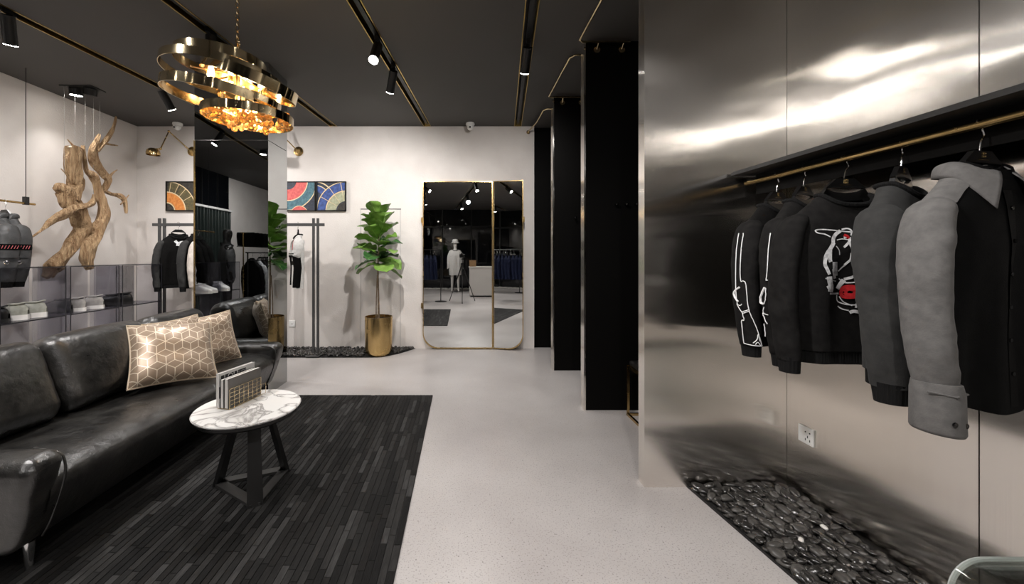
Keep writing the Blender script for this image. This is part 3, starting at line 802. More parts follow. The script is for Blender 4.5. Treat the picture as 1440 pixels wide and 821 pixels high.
# frame: central stem and arms
cc = P(334, 118, CY)
q = MB(); q.cyl((CX,CY,P(0,88,CY).z), (CX,CY,P(0,168,CY).z), .011, n=14)
for k in range(6):
    a = 2*PI*k/6; q.tube([(CX,CY,cc.z+.05), (CX+.12*math.cos(a), CY+.12*math.sin(a), cc.z+.02), (CX+.225*math.cos(a), CY+.225*math.sin(a), cc.z)], .005, 8)
    q.tube([(CX,CY,ce.z), (ce.x+.21*math.cos(a), ce.y+.21*math.sin(a), ce.z)], .004, 8)
q.build('frame', M['gold_in'], ch)
for k in range(8):
    a = 2*PI*k/8+.3; p = Vector((CX+.13*math.cos(a), CY+.13*math.sin(a), cc.z-.005+.02*math.sin(k*2)))
    b = MB().tube([p, p+Vector((0,0,.02)), p+Vector((0,0,.06))], [.009,.011,.004], 12).build('bulb', M['bulb_glow'], ch)
    MB().cyl(p-Vector((0,0,.03)), p, .012, n=12).build('socket', M['gold_in'], b)
# faceted amber drops in the lowest ring
M['amber_glass'] = pm('amber_glass', (.95,.66,.30), .05, trans=.75, ior=1.5, metal=.0)
rr = random.Random(3); q = MB()
for k in range(70):
    a = rr.random()*2*PI; rad = .2*math.sqrt(rr.random()); p = Vector((ce.x+rad*math.cos(a), ce.y+rad*math.sin(a), ce.z-.012+rr.uniform(-.02,.02))); s = rr.uniform(.012,.024)
    q.sphere(p, s, s, s*1.2, n=6, m=4)
o = q.build('crystal_drops', M['amber_glass'], ch, smooth=False); o['kind'] = 'stuff'
L = bpy.data.lights.new('chandelier_glow', 'POINT'); L.energy = 12; L.shadow_soft_size = .06; L.color = (1,.76,.45)
lo = bpy.data.objects.new('chandelier_glow', L); COL.objects.link(lo); lo.parent = ch; lo.location = Vector((CX+.02, CY, P(0,140,CY).z))-Vector(ch.location)
# chain
q = MB(); z = P(0,86,CY).z; k = 0
while z < CZ-.03:
    ax = Vector((1,0,0)) if k % 2 else Vector((0,1,0))
    pts = [Vector((CX,CY,z+.019))+ax*.0085*math.cos(2*PI*j/14)+Vector((0,0,.019*math.sin(2*PI*j/14))) for j in range(14)]
    q.tube(pts, .0026, 6, closed=True); z += .0315; k += 1
q.build('chain', M['gold'], ch)
for sx in (-1, 1):
    q = MB()
    for j in range(9):
        zz = lerp(P(0,86,CY).z-.02, P(0,52,CY).z, j/9); xx = CX+sx*.016*(1-j/9)
        ax = Vector((1,0,0)) if j % 2 else Vector((0,1,0))
        q.tube([Vector((xx,CY+.004,zz))+ax*.006*math.cos(2*PI*i/10)+Vector((0,0,.012*math.sin(2*PI*i/10))) for i in range(10)], .002, 6, closed=True)
    q.build('side_chain', M['gold'], ch)
MB().lathe([(.001,0),(.06,0),(.062,-.012),(.02,-.03),(.001,-.032)], (CX,CY,CZ), 28, capa=False).build('ceiling_canopy', M['gold'], ch)

# ================================================================ CLOTHES
def fab(name, c, c2=None, rough=.85, sheen=.0, bump=.25, bscale=350, nscale=40):
    return pm(name, c, rough, spec=.12, c2=c2, nscale=nscale, bump=bump, bscale=bscale, sheen=min(sheen,.03), bdist=.002)
M['fab_black'] = fab('black_jersey', (.0035,.0033,.0032), (.006,.0058,.0055))
M['fab_black2'] = fab('black_cotton', (.0016,.0016,.0016), (.0028,.0028,.0028))
M['fab_char'] = fab('charcoal_fleece', (.029,.029,.0285), (.036,.036,.035), sheen=.2)
M['fab_grey'] = fab('grey_cotton', (.105,.102,.099), (.135,.13,.126), bump=.4, bscale=220, sheen=.05)
M['fab_soft'] = fab('soft_black', (.0075,.0071,.007), (.012,.0115,.011))
M['fab_rib'] = pm('rib_knit', (.006,.006,.006), .9, spec=.2, bump=.8, bscale=90, stretch=(1.6,1.6,.04), bdist=.01)
M['fab_navy'] = fab('navy_cotton', (.010,.014,.034), (.016,.021,.05))
M['fab_beige'] = fab('beige_linen', (.62,.56,.50), (.54,.49,.44))
M['fab_white'] = fab('white_cotton', (.62,.61,.59), (.54,.53,.51))
M['fab_nylon'] = pm('grey_nylon', (.035,.036,.037), .5, c2=(.055,.056,.057), nscale=14, bump=.5, bscale=24, bdist=.01)
M['print_white'] = pm('white_print', (.72,.72,.72), .6, c2=(.45,.45,.45), nscale=60, nlo=.45, nhi=.62)
M['print_red'] = pm('red_print', (.55,.02,.025), .6, c2=(.30,.01,.012), nscale=70)
M['piping_white'] = pm('white_piping', (.80,.80,.80), .5)
M['hanger'] = pm('hanger_black', (.005,.005,.005), .28)

WT = [(-.80,.235),(-.70,.245),(-.45,.25),(-.35,.247),(-.275,.236),(-.245,.222),(-.205,.170),(-.17,.122),(-.14,.088)]
DT = [(-.80,.062),(-.6,.060),(-.35,.066),(-.24,.055),(-.19,.046),(-.14,.050)]
class Garment:
    """local frame: origin on the rod, x across the shoulders, -y the front, z up"""
    def __init__(g, hem=-.80, wk=1.0, dk=1.0, fold=.007, seed=0, dip=.045, sl=-.785, slw=1.0, drift=0.0, curved=0.0, nu=56, nv=40, tuck=0):
        g.tuck = tuck
        g.hem, g.wk, g.dk, g.fold, g.seed, g.dip, g.sl, g.slw, g.drift, g.curved, g.nu, g.nv = hem, wk, dk, fold, seed, dip, sl, slw, drift, curved, nu, nv
    def zz(g, z): return -.80+(z-g.hem)/( -.33-g.hem)*(-.33+.80) if z < -.33 else z
    def wid(g, z): return interp(WT, g.zz(z))*(1+(g.wk-1)*min(1, max(0, (-.14-z)/.1)))
    def dep(g, z): return interp(DT, g.zz(z))*g.dk
    def foldy(g, x, z, back):
        a = g.fold*min(1, max(0, (-.2-z)/.25))
        return a*(math.sin(x*34+g.seed*1.7+z*3)+.6*math.sin(x*61+g.seed+z*5*(1 if back else -1)))*(.8 if back else 1)
    def surf(g, th, z):
        w_, d = g.wid(z), g.dep(z); c, s = math.cos(th), math.sin(th)
        x = w_*math.copysign(abs(c)**.72, c); y = d*math.copysign(abs(s)**.8, s)
        y += g.foldy(x, z, s > 0)*abs(s)**.5
        zo = z
        if z > -.26: zo -= g.dip*max(0, -s)**1.3*min(1, (z+.26)/.11)
        if g.curved and z < -.5: zo += g.curved*(abs(x)/w_)**2*max(0, (-.5-z)/(-.5-g.hem))
        return Vector((x, y+g.drift*(z+.2), zo))
    def front_y(g, x, z):
        w_ = g.wid(z); c = min(.999, abs(x)/w_)**(1/.72); s = math.sqrt(max(0, 1-c*c))
        return -g.dep(z)*s**.8 + g.foldy(x, z, False)*s**.5+g.drift*(z+.2)
    def body(g, z0=None, z1=-.14, grow=0):
        z0 = g.hem if z0 is None else z0
        def fn(u, v):
            p = g.surf(2*PI*u, lerp(z0, z1, v)); 
            if grow: p.x *= 1+grow; p.y *= 1+grow*3
            return p
        return MB().grid(fn, g.nu, g.nv if z1-z0 > .2 else 6, True)
    def sleeve_path(g, s, L=None):
        sl = g.sl if L is None else L; k = (sl+.2)/(-.785+.2)
        base = [(.17,0,-.232),(.215,-.003,-.272),(.245,-.010,-.36),(.264,-.018,-.47),(.268,-.026,-.60),(.262,-.034,-.71),(.256,-.038,-.785)]
        tk = (g.tuck if s > 0 else 0) if g.tuck >= 0 else (-g.tuck if s < 0 else 0)
        pts = [(s*x*g.wk*(1-tk*.34*min(1,(-.205-z)/.2)), y-tk*.06*min(1,(-.205-z)/.2), -.205+(z+.205)*(k if z < -.25 else 1)) for x, y, z in base]
        return spline(pts, 5)
    def sleeve_rad(g, i, n):
        t = i/(n-1)
        return (interp([(0,.03),(.12,.054),(.3,.060),(.6,.055),(.85,.050),(1,.044)], t)*g.slw, interp([(0,.02),(.12,.036),(.3,.041),(.6,.040),(.85,.038),(1,.034)], t)*g.slw)
    def sleeve(g, s, L=None, ns=22):
        pts = g.sleeve_path(s, L); n = len(pts)
        ra = [g.sleeve_rad(i, n)[0] for i in range(n)]; rb = [g.sleeve_rad(i, n)[1] for i in range(n)]
        m = MB().tube(pts, ra, ns, rad2=rb, up=(0,1,0))
        sd = g.seed
        def wf(p):
            q = (noise.noise(Vector((p.x*14+sd, p.y*14, p.z*16)))*.008+noise.noise(Vector((p.x*10+p.z*22+sd*3, p.y*26, p.z*34)))*.006)*min(1, max(0,(-.27-p.z)/.08))
            return (p.x+q*s, p.y-q, p.z)
        return m.warp(wf)
    def ring(g, z, r, off=0, n=48):
        pts = [g.surf(2*PI*k/n, z) for k in range(n)]
        return MB().tube(pts, r, 8, closed=True)
    def sleeve_front(g, s, x, z):
        best = None; pts = g.sleeve_path(s); n = len(pts)
        for i, p in enumerate(pts):
            if best is None or abs(p.z-z) < abs(pts[best].z-z): best = i
        p = pts[best]; ra, rb = g.sleeve_rad(best, n)
        t = max(-1, min(1, (x-p.x)/rb)); return p.y-ra*math.sqrt(1-t*t*.96)-.004

def garment(name, label, cat, hook, rz, g, mb, ms=None, group=None, rib=True, cuff=True, sleeves=2, neck='crew', ms2=None, slL=None, part_labels=True):
    t = thing(name, label, cat, hook, rz, group); ms = ms or mb; ribm = M['fab_rib']
    z0 = g.hem+.05 if rib else g.hem
    g.body(z0).build('body', mb, t, local=True, angle=80)
    if rib:
        hb = MB().grid(lambda u, v: (lambda p: Vector((p.x*.955, p.y*.9, p.z)))(g.surf(2*PI*u, lerp(g.hem, z0+.004, v))), g.nu, 4, True).build('hem_band', ribm if rib is True else rib, t, local=True, angle=80)
    for s in ((-1, 1) if sleeves == 2 else (-1,) if sleeves == 1 else ()):
        so = g.sleeve(s, slL).build('sleeve', (ms if s < 0 else (ms2 or ms)), t, local=True, angle=80)
        if cuff:
            e = g.sleeve_path(s, slL)[-1]; k = g.slw
            MB().tube([e+Vector((0,0,.012)), e+Vector((0,0,-.004)), e+Vector((0,-.002,-.05))], [.043*k,.041*k,.037*k], 20, rad2=[.034*k,.032*k,.030*k], up=(0,1,0)).build('cuff', ribm, so, local=True, angle=80)
    if neck == 'crew':
        g.ring(-.143, .0095).build('neckband', ribm, t, local=True)
    return t
def collar(g, t, mat, mat_in=None):
    """shirt collar: stand plus two pointed leaves"""
    MB().grid(lambda u, v: (lambda p: Vector((p.x*lerp(.98,.78,v), p.y*.95, p.z+.034*v)))(g.surf(2*PI*u, -.145)), 40, 3, True).build('collar_stand', mat_in or mat, t, local=True, angle=80)
    inn = [(0,.048,-.108),(-.058,.036,-.108),(-.080,-.004,-.117),(-.026,-.050,-.150)]
    out = [(0,.072,-.150),(-.080,.056,-.152),(-.110,-.016,-.172),(-.074,-.068,-.256)]
    for s in (-1, 1):
        A, B = [spline([Vector((-s*x, y, z)) for x, y, z in q], 7) for q in (inn, out)]; n = len(A)-1
        def fn(u, v):
            i = round(u*n); a, b = A[i], B[i]; q = a.lerp(b, v); o = Vector((q.x, q.y, 0)); o.normalize()
            return q+o*.010*math.sin(v*PI)+Vector((0,0,.010*math.sin(v*PI)))
        o = MB().grid(fn, n, 6).build('collar_leaf', mat, t, local=True, angle=80)
        md = o.modifiers.new('thick', 'SOLIDIFY'); md.thickness = .003
def sleeve_patch(g, s, fc, half, z0, z1, off):
    Ps = g.sleeve_path(s); n = len(Ps)
    def fn(u, v):
        z = lerp(z0, z1, v); i = min(range(n), key=lambda k: abs(Ps[k].z-z)); ra, rb = g.sleeve_rad(i, n); a = fc+lerp(-half, half, u)
        return Vector((Ps[i].x+(rb+off)*math.cos(a), Ps[i].y+(ra+off)*math.sin(a), z))
    return fn
def hanger(hook, rz, label, group, emblem=True, tilt=0):
    t = thing('clothes_hanger', label, 'hanger', hook, rz, group)
    m = MB(); th = .007
    up = [(-.034,-.078),(.034,-.078),(.078,-.118),(.04,-.1135),(0,-.112),(-.04,-.1135),(-.078,-.118)]
    m.prism(up, 'y', -th, th)
    for s in (-1, 1):
        poly = [(s*.034,-.082),(s*.074,-.120),(s*.115,-.190),(s*.160,-.232),(s*.155,-.242),(s*.105,-.212),(s*.05,-.150),(s*.070,-.119)]
        m.prism(poly if s < 0 else poly[::-1], 'y', -th, th)
    low = [(-.072,-.119),(-.04,-.132),(0,-.136),(.04,-.132),(.072,-.119),(.088,-.150),(.05,-.165),(0,-.166),(-.05,-.165),(-.088,-.150)]
    m.prism(low[::-1], 'y', -th, th)
    body = m.build('hanger_body', M['hanger'], t, local=True, smooth=False)
    pts = spline([(-.012,0,.006),(-.006,0,.0145),(.004,0,.0145),(.0135,0,.004),(.011,0,-.012),(.018,0,-.03),(.006,0,-.047),(0,0,-.08)], 5)
    MB().tube(pts, .0024, 8).build('hook', M['chrome'], t, local=True)
    if emblem:
        q = MB(); gz = -.0905
        for (a, b) in ((-1,1),(1,1),(-1,-1),(1,-1)):
            c = Vector((a*.0048, -th-.0006, gz+b*.0046))
            q.tube([c+Vector((.0033*math.cos(2*PI*k/4+PI/4), 0, .0033*math.sin(2*PI*k/4+PI/4))) for k in range(4)], .0009, 4, closed=True)
        q.box(-.0008, -th-.001, gz-.0085, .0008, -th, gz+.0085)
        q.build('emblem', M['brass'], body, local=True)
        q = MB(); x = -.021
        rr = random.Random(2)
        while x < .021:
            l = rr.uniform(.0012,.003); q.box(x, -th-.0008, -.1052, x+l, -th, -.1032); x += l+.0011
        q.build('maker_line', M['brass'], body, local=True)
    return t
def to_local(hook, rz, px, py, y0):
    Mi = (Matrix.Translation(hook) @ Matrix.Rotation(rz, 4, 'Z')).inverted()
    a = Mi @ Vector((0,0,H)); b = Mi @ P(px, py, 1.0); d = b-a; k = (y0-a.y)/d.y; return a+d*k
def ribbon(pts, wd, yfn, off=.0025):
    """flat printed stroke following the cloth; pts are (x, z, width factor)"""
    m = MB(); P2 = spline([Vector((p[0], 0, p[1])) for p in pts], 5); vs = []
    for i, p in enumerate(P2):
        t = (P2[min(i+1,len(P2)-1)]-P2[max(i-1,0)]); t.normalize(); nrm = Vector((-t.z, 0, t.x))
        for s in (-1, 1):
            q = p+nrm*s*wd/2; vs.append(Vector((q.x, yfn(q.x, q.z)-off, q.z)))
    return m.add(vs, [(2*i,2*i+1,2*i+3,2*i+2) for i in range(len(P2)-1)])

# ---------------------------------------------------------------- shelf and rod on the steel wall
RX, RZ = 1.514, 1.632
sh = thing('wall_shelf', 'long black metal shelf on the steel wall above the hanging clothes', 'shelf', (1.6, 1.1, RZ))
MB().box(1.437, .25, RZ+.042, RW-.001, 2.052, RZ+.060).build('shelf_plate', pm('shelf_black', (.012,.012,.012), .5), sh)
MB().box(1.553, .25, RZ-.06, 1.563, 2.03, RZ+.042).build('fascia', M['black_matte'], sh)
MB().cyl((RX, .25, RZ), (RX, 2.045, RZ), .0125, n=16).build('rod', M['brass'], sh)
for y in (.5, 1.42): MB().cyl((RX, y, RZ), (1.556, y, RZ+.0), .006, n=8).build('rod_bracket', M['brass'], sh)

GR = 'black garments on the steel wall rod'; HG = 'black hangers on the steel wall rod'
def hk(px): return Vector((RX, RX*F/(px-VX), RZ))
# 1 far sweatshirt with white piping
h1 = hk(1092); r1 = R(20); g1 = Garment(seed=1, wk=.93, tuck=1)
hanger(h1, r1, 'black hanger of the sweatshirt deepest in the shelf corner', HG)
s1 = garment('sweatshirt', 'black sweatshirt with white-piped sleeve hanging deepest in the steel corner', 'sweatshirt', h1, r1, g1, M['fab_black'], M['fab_soft'], GR)
# 2 second sweatshirt, mostly covered
h2 = hk(1130); r2 = R(24); g2 = Garment(seed=2, wk=.93, tuck=1)
hanger(h2, r2, 'black hanger edge-on behind the printed sweatshirt', HG)
s2 = garment('sweatshirt', 'black sweatshirt with white-piped cuff tucked behind the printed sweatshirt', 'sweatshirt', h2, r2, g2, M['fab_soft'], M['fab_soft'], GR)
sc = .195
PIPE = [[(75,-170),(75,100),(75,340),(98,405),(105,460),(90,475),(85,630)], [(85,632),(150,634),(215,638)], [(215,636),(175,480),(142,372),(133,205),(118,178),(102,170),(100,0),(100,-170)], [(95,405),(118,392),(140,380)], [(98,414),(120,402),(144,390)], [(95,225),(66,258),(62,295),(80,332)], [(72,352),(92,358),(102,345)], [(150,612),(180,580),(190,545),(200,590)], [(165,620),(185,600),(205,622)]]
PIPE2 = [[(345,-170),(340,80),(332,180)], [(335,175),(352,182),(358,215)], [(322,232),(305,290),(296,345),(312,356)], [(328,235),(325,300),(315,352)], [(312,378),(304,440),(318,500)], [(302,428),(330,430)], [(302,505),(300,600)]]
def sleeve_print(g, t, hook, rz, lines, pc, half, s=-1):
    """strokes wrapped on the side of the sleeve that faces the shop floor; pc, half: middle and half-width of the sleeve in the drawing"""
    Ps = g.sleeve_path(s); n = len(Ps); fc = math.atan2(-hook.y, -hook.x+.2)-rz
    def surf(rel, z, off):
        i = min(range(n), key=lambda k: abs(Ps[k].z-z)); ra, rb = g.sleeve_rad(i, n); a = fc+math.asin(max(-.97, min(.97, rel)))
        return Vector((Ps[i].x+(rb+off)*math.cos(a), Ps[i].y+(ra+off)*math.sin(a), z))
    for ln in lines:
        ctl = []
        for (a, b) in ln:
            q = to_local(hook, rz, 1020+a*sc, 360+b*sc, -.03); ctl.append(Vector(((a-pc)/half, 0, max(q.z, g.sl+.006))))
        pts = [surf(q.x, q.z, .0065) for q in spline(ctl, 6)]
        MB().tube(pts, .0042 if ln[0] in ((95,225),(322,232)) else .0019, 6).build('sleeve_piping', M['piping_white'], t, local=True)
sleeve_print(g1, s1, h1, r1, PIPE, 145, 98); sleeve_print(g2, s2, h2, r2, PIPE2, 398, 102)
# 3 printed sweatshirt
h3 = hk(1187); r3 = R(-3); g3 = Garment(seed=3, fold=.006, wk=.93, tuck=1)
hanger(h3, r3, 'black hanger with open lens cutout on the printed sweatshirt', HG)
s3 = garment('sweatshirt', 'black sweatshirt with a white sketch print and red flower on the chest', 'sweatshirt', h3, r3, g3, M['fab_soft'], M['fab_soft'], GR)
ART = [([(195,170),(160,150),(115,140),(100,122),(140,115),(230,122),(300,130),(345,135),(400,150)], 8),
 ([(280,115),(320,108),(345,125),(340,160)], 10), ([(270,125),(235,150),(215,180),(210,215)], 24), ([(215,210),(190,250),(165,290),(152,330)], 26),
 ([(152,330),(150,370),(165,405),(180,440)], 22), ([(185,265),(185,330),(190,350)], 26), ([(225,350),(228,400),(235,450)], 38), ([(215,400),(222,440),(228,470)], 24),
 ([(180,455),(185,490),(195,530),(190,565)], 40), ([(150,468),(190,478),(240,490)], 8), ([(185,578),(230,580),(265,578)], 12), ([(330,170),(325,205),(290,245)], 16),
 ([(325,205),(340,250),(348,280)], 14), ([(240,192),(280,184),(320,190)], 6), ([(340,285),(335,330),(320,350),(300,372)], 14), ([(300,375),(275,400),(258,418)], 8),
 ([(385,440),(340,462),(300,475)], 18), ([(265,470),(310,500),(380,492)], 8), ([(300,480),(270,520),(255,545)], 30), ([(250,590),(255,630),(290,650),(340,660),(400,655)], 7),
 ([(270,600),(300,640),(350,665)], 7), ([(385,600),(378,640),(372,680)], 12), ([(395,620),(388,660)], 8), ([(335,715),(360,705),(400,712)], 22), ([(260,670),(290,690),(330,700)], 8),
 ([(365,195),(395,185),(420,190)], 10), ([(300,165),(305,180)], 20), ([(230,235),(255,265),(262,300)], 6), ([(170,520),(185,550)], 26), ([(345,130),(400,145),(470,160),(520,150)], 10), ([(420,200),(470,260),(480,340),(450,420)], 18), ([(400,600),(460,560),(490,480)], 16)]
RED = [([(280,575),(290,540),(330,525),(370,535),(390,565),(375,595),(330,605),(290,598),(280,575)], 22), ([(300,565),(330,545),(365,560),(350,585),(318,585),(305,570)], 22), ([(292,155),(315,165),(320,180)], 18)]
def art(lines, mat, nm, off):
    for ln, wpx in lines:
        pts = []
        for (a, b) in ln:
            q = to_local(h3, r3, 1130+a*sc, 300+b*sc, -.062); pts.append((q.x, q.z))
        ribbon(pts, max(.0028, wpx*sc*h3.y/F), g3.front_y, off).build(nm, mat, s3, local=True)
art(ART, M['print_white'], 'print_stroke', .0028); art(RED, M['print_red'], 'print_flower', .0040)
# 4 charcoal sweatshirt
h4 = hk(1267); r4 = R(27); g4 = Garment(seed=4, hem=-.80, slw=1.04, wk=.93, tuck=1)
hanger(h4, r4, 'black hanger turned edge-on on the charcoal sweatshirt', HG)
s4 = garment('sweatshirt', 'plain charcoal fleece sweatshirt hanging between the printed sweatshirt and the shirt', 'sweatshirt', h4, r4, g4, M['fab_char'], M['fab_char'], GR, rib=M['fab_rib'])
ribbon([(x, z) for x, z in ((.02,-.25),(.05,-.27),(.09,-.26))], .008, g4.front_y).build('print_stroke', M['print_white'], s4, local=True)
# 5 shirt
h5 = hk(1378); r5 = R(10); g5 = Garment(seed=5, hem=-.82, fold=.009, sl=-.745, slw=.95, wk=.92, tuck=1, dip=.03, curved=.05)
hanger(h5, r5, 'black hanger with gold emblem inside the shirt collar', HG)
s5 = garment('shirt', 'black button shirt with grey sleeves and open collar', 'shirt', h5, r5, g5, M['fab_black2'], M['fab_grey'], GR, rib=False, cuff=False, neck='none')
collar(g5, s5, M['fab_grey'], M['fab_black2'])
for s in (-1, 1):      # buttoned cuffs
    e = g5.sleeve_path(s)[-1]
    cu = MB().tube([e+Vector((0,0,.02)), e+Vector((0,-.001,-.005)), e+Vector((-.004,-.004,-.105)), e+Vector((-.004,-.004,-.112))], [.049,.053,.054,.051], 22, rad2=[.037,.041,.043,.040], up=(0,1,0)).build('cuff', M['fab_grey'], s5, local=True, angle=80)
    for (bx, bz) in ((-.022,-.075), (.008,-.078)): MB().lathe([(.001,-.002),(.0065,-.002),(.0075,0),(.006,.0025),(.001,.0015)], (e.x-.004+bx, e.y-.057+abs(bx)*.3, e.z+bz), 14, 'y', False).build('button', M['black_glass'], cu, local=True)
    MB().tube([e+Vector((-.05,-.01,.0)), e+Vector((-.02,-.051,-.004)), e+Vector((.03,-.044,-.002)), e+Vector((.05,-.01,0))], .0025, 6).build('cuff_seam', M['fab_grey'], cu, local=True)
# yoke seam patch on the grey shoulder, placket, buttons
MB().grid(lambda u, v: (lambda p: Vector((p.x*1.01, p.y*1.06, p.z+.0025)))(g5.surf(lerp(PI*.78, PI*1.22, u), lerp(-.235, -.150, v))), 14, 8).build('shoulder_yoke', M['fab_grey'], s5, local=True, angle=80)
MB().grid(lambda u, v: Vector((lerp(-.016,.016,u), g5.front_y(lerp(-.016,.016,u), lerp(-.80,-.2,v))-.003, lerp(-.80,-.2,v))), 2, 40).build('placket', M['fab_black'], s5, local=True, angle=80)
for k in range(6):
    z = -.25-.092*k; MB().lathe([(.001,-.003),(.0055,-.003),(.006,0),(.001,0)], (0, g5.front_y(0, z)-.0045, z), 12, 'y', False).build('button', M['black_glass'], s5, local=True)

# ================================================================ PEBBLE BEDS
def peb_mesh(k, mat):
    rr = random.Random(k); bm = bmesh.new(); bmesh.ops.create_icosphere(bm, subdivisions=2, radius=1)
    for v in bm.verts:
        n = noise.noise(v.co*1.1+Vector((k*7.1,0,0))); v.co *= 1+.22*n
        v.co = Vector((v.co.x*.034*rr.uniform(.8,1.15), v.co.y*.024*rr.uniform(.85,1.15), v.co.z*.0125))
    me = bpy.data.meshes.new('pebble'); bm.to_mesh(me); bm.free(); me.polygons.foreach_set('use_smooth', [True]*len(me.polygons)); me.materials.append(mat); return me
pebs = [peb_mesh(k, M['pebble'] if k % 4 else M['pebble_grey']) for k in range(12)]+[peb_mesh(20, M['pebble_white'])]
def bed_edge(y): return lerp(1.283, 1.213, (y-1.46)/(2.083-1.46))
pb = thing('pebble_bed', 'bed of glossy black river pebbles along the foot of the steel wall', 'pebbles', (1.5, 1.4, 0))
MB().prism([(bed_edge(1.33),1.33),(RW-.001,1.33),(RW-.001,2.068),(bed_edge(2.068),2.068)], 'z', 0, .006).build('bed_base', M['bed'], pb)
MB().prism([(bed_edge(1.33)-.004,1.33),(bed_edge(1.33),1.33),(bed_edge(2.068),2.068),(bed_edge(2.068)-.004,2.068)], 'z', 0, .012).build('edging', M['black_metal'], pb)
rr = random.Random(11); lst = []
sp = .047
for lay in range(2):
    y = 1.37+.01*lay
    while y < 2.055:
        x = bed_edge(y)+.022+rr.uniform(0,.02)
        while x < RW-.02:
            lst.append((x+rr.uniform(-.009,.009), min(2.045, y+rr.uniform(-.009,.009)), .012+lay*.0135+rr.uniform(0,.006), lay)); x += sp*(1.18 if lay else 1.05)
        y += sp*.82 if lay else sp*.74
# the ones in plain view first: upper layer, nearest to the frame
def inview(q): return (VX+q[0]/q[1]*F < 1440) and (VY+(H-q[2])/q[1]*F < 821)
lst.sort(key=lambda q: (not inview(q), -q[3], q[1]))
rest = MB(); tmpl = [([v.co.copy() for v in m.vertices], [tuple(q.vertices) for q in m.polygons]) for m in pebs]
for k, (x, y, z, lay) in enumerate(lst):
    white = rr.random() < .02 and lay
    ix = 12 if white else rr.randrange(12); me = pebs[ix]
    e = Euler((rr.uniform(-.35,.35), rr.uniform(-.35,.35), rr.uniform(0,6.28))); s = rr.uniform(.72,1.12)*(.6 if white else 1)
    if k < 300:
        o = bpy.data.objects.new('pebble', me); COL.objects.link(o); o.parent = pb; o.location = Vector((x,y,z))-Vector(pb.location); o.rotation_euler = e; o.scale = (s,)*3
    else:
        em = e.to_matrix(); c = Vector((x,y,z)); rest.add([em @ v*s+c for v in tmpl[ix][0]], tmpl[ix][1])
o = rest.build('more_pebbles', M['pebble'], pb, angle=180); o['kind'] = 'stuff'
# back bed under the rail and the plant
bb = thing('gravel_bed', 'strip of dark gravel along the foot of the white back wall', 'gravel', (-2.4, 4.9, 0))
def bfront(x): 
    return 4.69 if x < -1.15 else 4.69+.46*min(1, ((x+1.15)/.52))**2.2
xs = [-4.3+i*(3.67/40) for i in range(41)]
MB().prism([(x, bfront(x)) for x in xs]+[(-.63,BW-.001),(-4.3,BW-.001)], 'z', 0, .006).build('bed_base', M['bed'], bb)
bmt = bmesh.new(); bmesh.ops.create_icosphere(bmt, subdivisions=1, radius=1); bv = [v.co.copy() for v in bmt.verts]; bmt.verts.index_update(); bf = [tuple(v.index for v in f.verts) for f in bmt.faces]; bmt.free()
gm = MB()
for k in range(2600):
    x = rr.uniform(-4.28,-.63); f = bfront(x)+.02
    if f > BW-.03: continue
    y = rr.uniform(f, BW-.02)
    if (x+1.05)**2+(y-4.83)**2 < .19**2: continue
    e = Euler((rr.uniform(-.6,.6), rr.uniform(-.6,.6), rr.uniform(0,6.28))).to_matrix(); s = rr.uniform(.011,.022); c = Vector((x,y,.012+rr.uniform(0,.018)))
    gm.add([e @ Vector((v.x*s*1.25, v.y*s, v.z*s*.7))+c for v in bv], bf)
o = gm.build('gravel', M['pebble'], bb, angle=180); o['kind'] = 'stuff'

# ================================================================ ACRYLIC STOOL, SOCKET, FITTING STOOL
t = thing('acrylic_stool', 'clear acrylic waterfall stool standing by the steel wall', 'stool', (1.5, .77, 0))
def wf_prof(off):
    a, b, top, r = 1.262+off, 1.715-off, .466-off, .09-off
    pts = [(a, 0)]+[(a+r-r*math.cos(k*PI/16), top-r+r*math.sin(k*PI/16)) for k in range(9)]+[(b-r+r*math.sin(k*PI/16), top-r+r*math.cos(k*PI/16)) for k in range(9)]+[(b, 0)]
    return pts
po, pi_ = wf_prof(0), wf_prof(.012)
MB().prism(po+pi_[::-1], 'y', .50, .998).build('shell', M['acrylic'], t, angle=30)
q = MB()
for yy in (.50, .998): q.tube([(a, yy, b) for a, b in wf_prof(.006)], .0058, 8)
q.build('polished_edge', pm('acrylic_edge', (.85,.9,.88), .08, trans=.6, ior=1.49), t)

sk = thing('wall_socket', 'white square power socket on the steel wall', 'socket', (RW, 1.945, .33))
ys, zs = 1.948, .338
MB().rbox((RW-.0045, ys, zs), (.009,.086,.086), .003, n=2).build('plate', M['white_plastic'], sk)
q = MB()
for (dy, dz) in ((-.012,.018),(.012,.018)): q.cyl((RW-.0085, ys+dy-.012, zs+dz), (RW-.0098, ys+dy-.012, zs+dz), .0036, n=10)
for (dy, dz, a) in ((0,-.004,90),(-.012,-.02,60),(.012,-.02,-60)): q.obox((RW-.0092, ys+dy-.012, zs+dz), (.0006,0,0), (0,.002,0), (0,0,.006))
q.build('pin_holes', M['black_glass'], sk)

bs = thing('wall_socket', 'small white socket low on the back wall behind the jersey', 'socket', ((411-VX)/F*BW, BW, .33))
MB().rbox(((411-VX)/F*BW, BW-.004, .335), (.086,.008,.086), .003, n=2).build('plate', M['white_plastic'], bs)
MB().box((411-VX)/F*BW-.012, BW-.0087, .33, (411-VX)/F*BW+.012, BW-.0078, .336).build('pin_holes', M['black_glass'], bs)
st = thing('fitting_stool', 'low brass-framed stool with black seat inside the fitting room', 'stool', (1.5, 2.78, 0))
x0, x1, y0, y1, zt, b = 1.295, 1.70, 2.55, 3.0, .40, .018
MB().rbox(((x0+x1)/2, (y0+y1)/2, zt+.012), (x1-x0-.01, y1-y0-.01, .045), .015, n=3).build('seat_pad', M['leather'], st)
for (x, y) in ((x0,y0),(x1,y0),(x0,y1),(x1,y1)): MB().box(x-b/2, y-b/2, 0, x+b/2, y+b/2, zt-.006).build('leg', M['brass'], st)
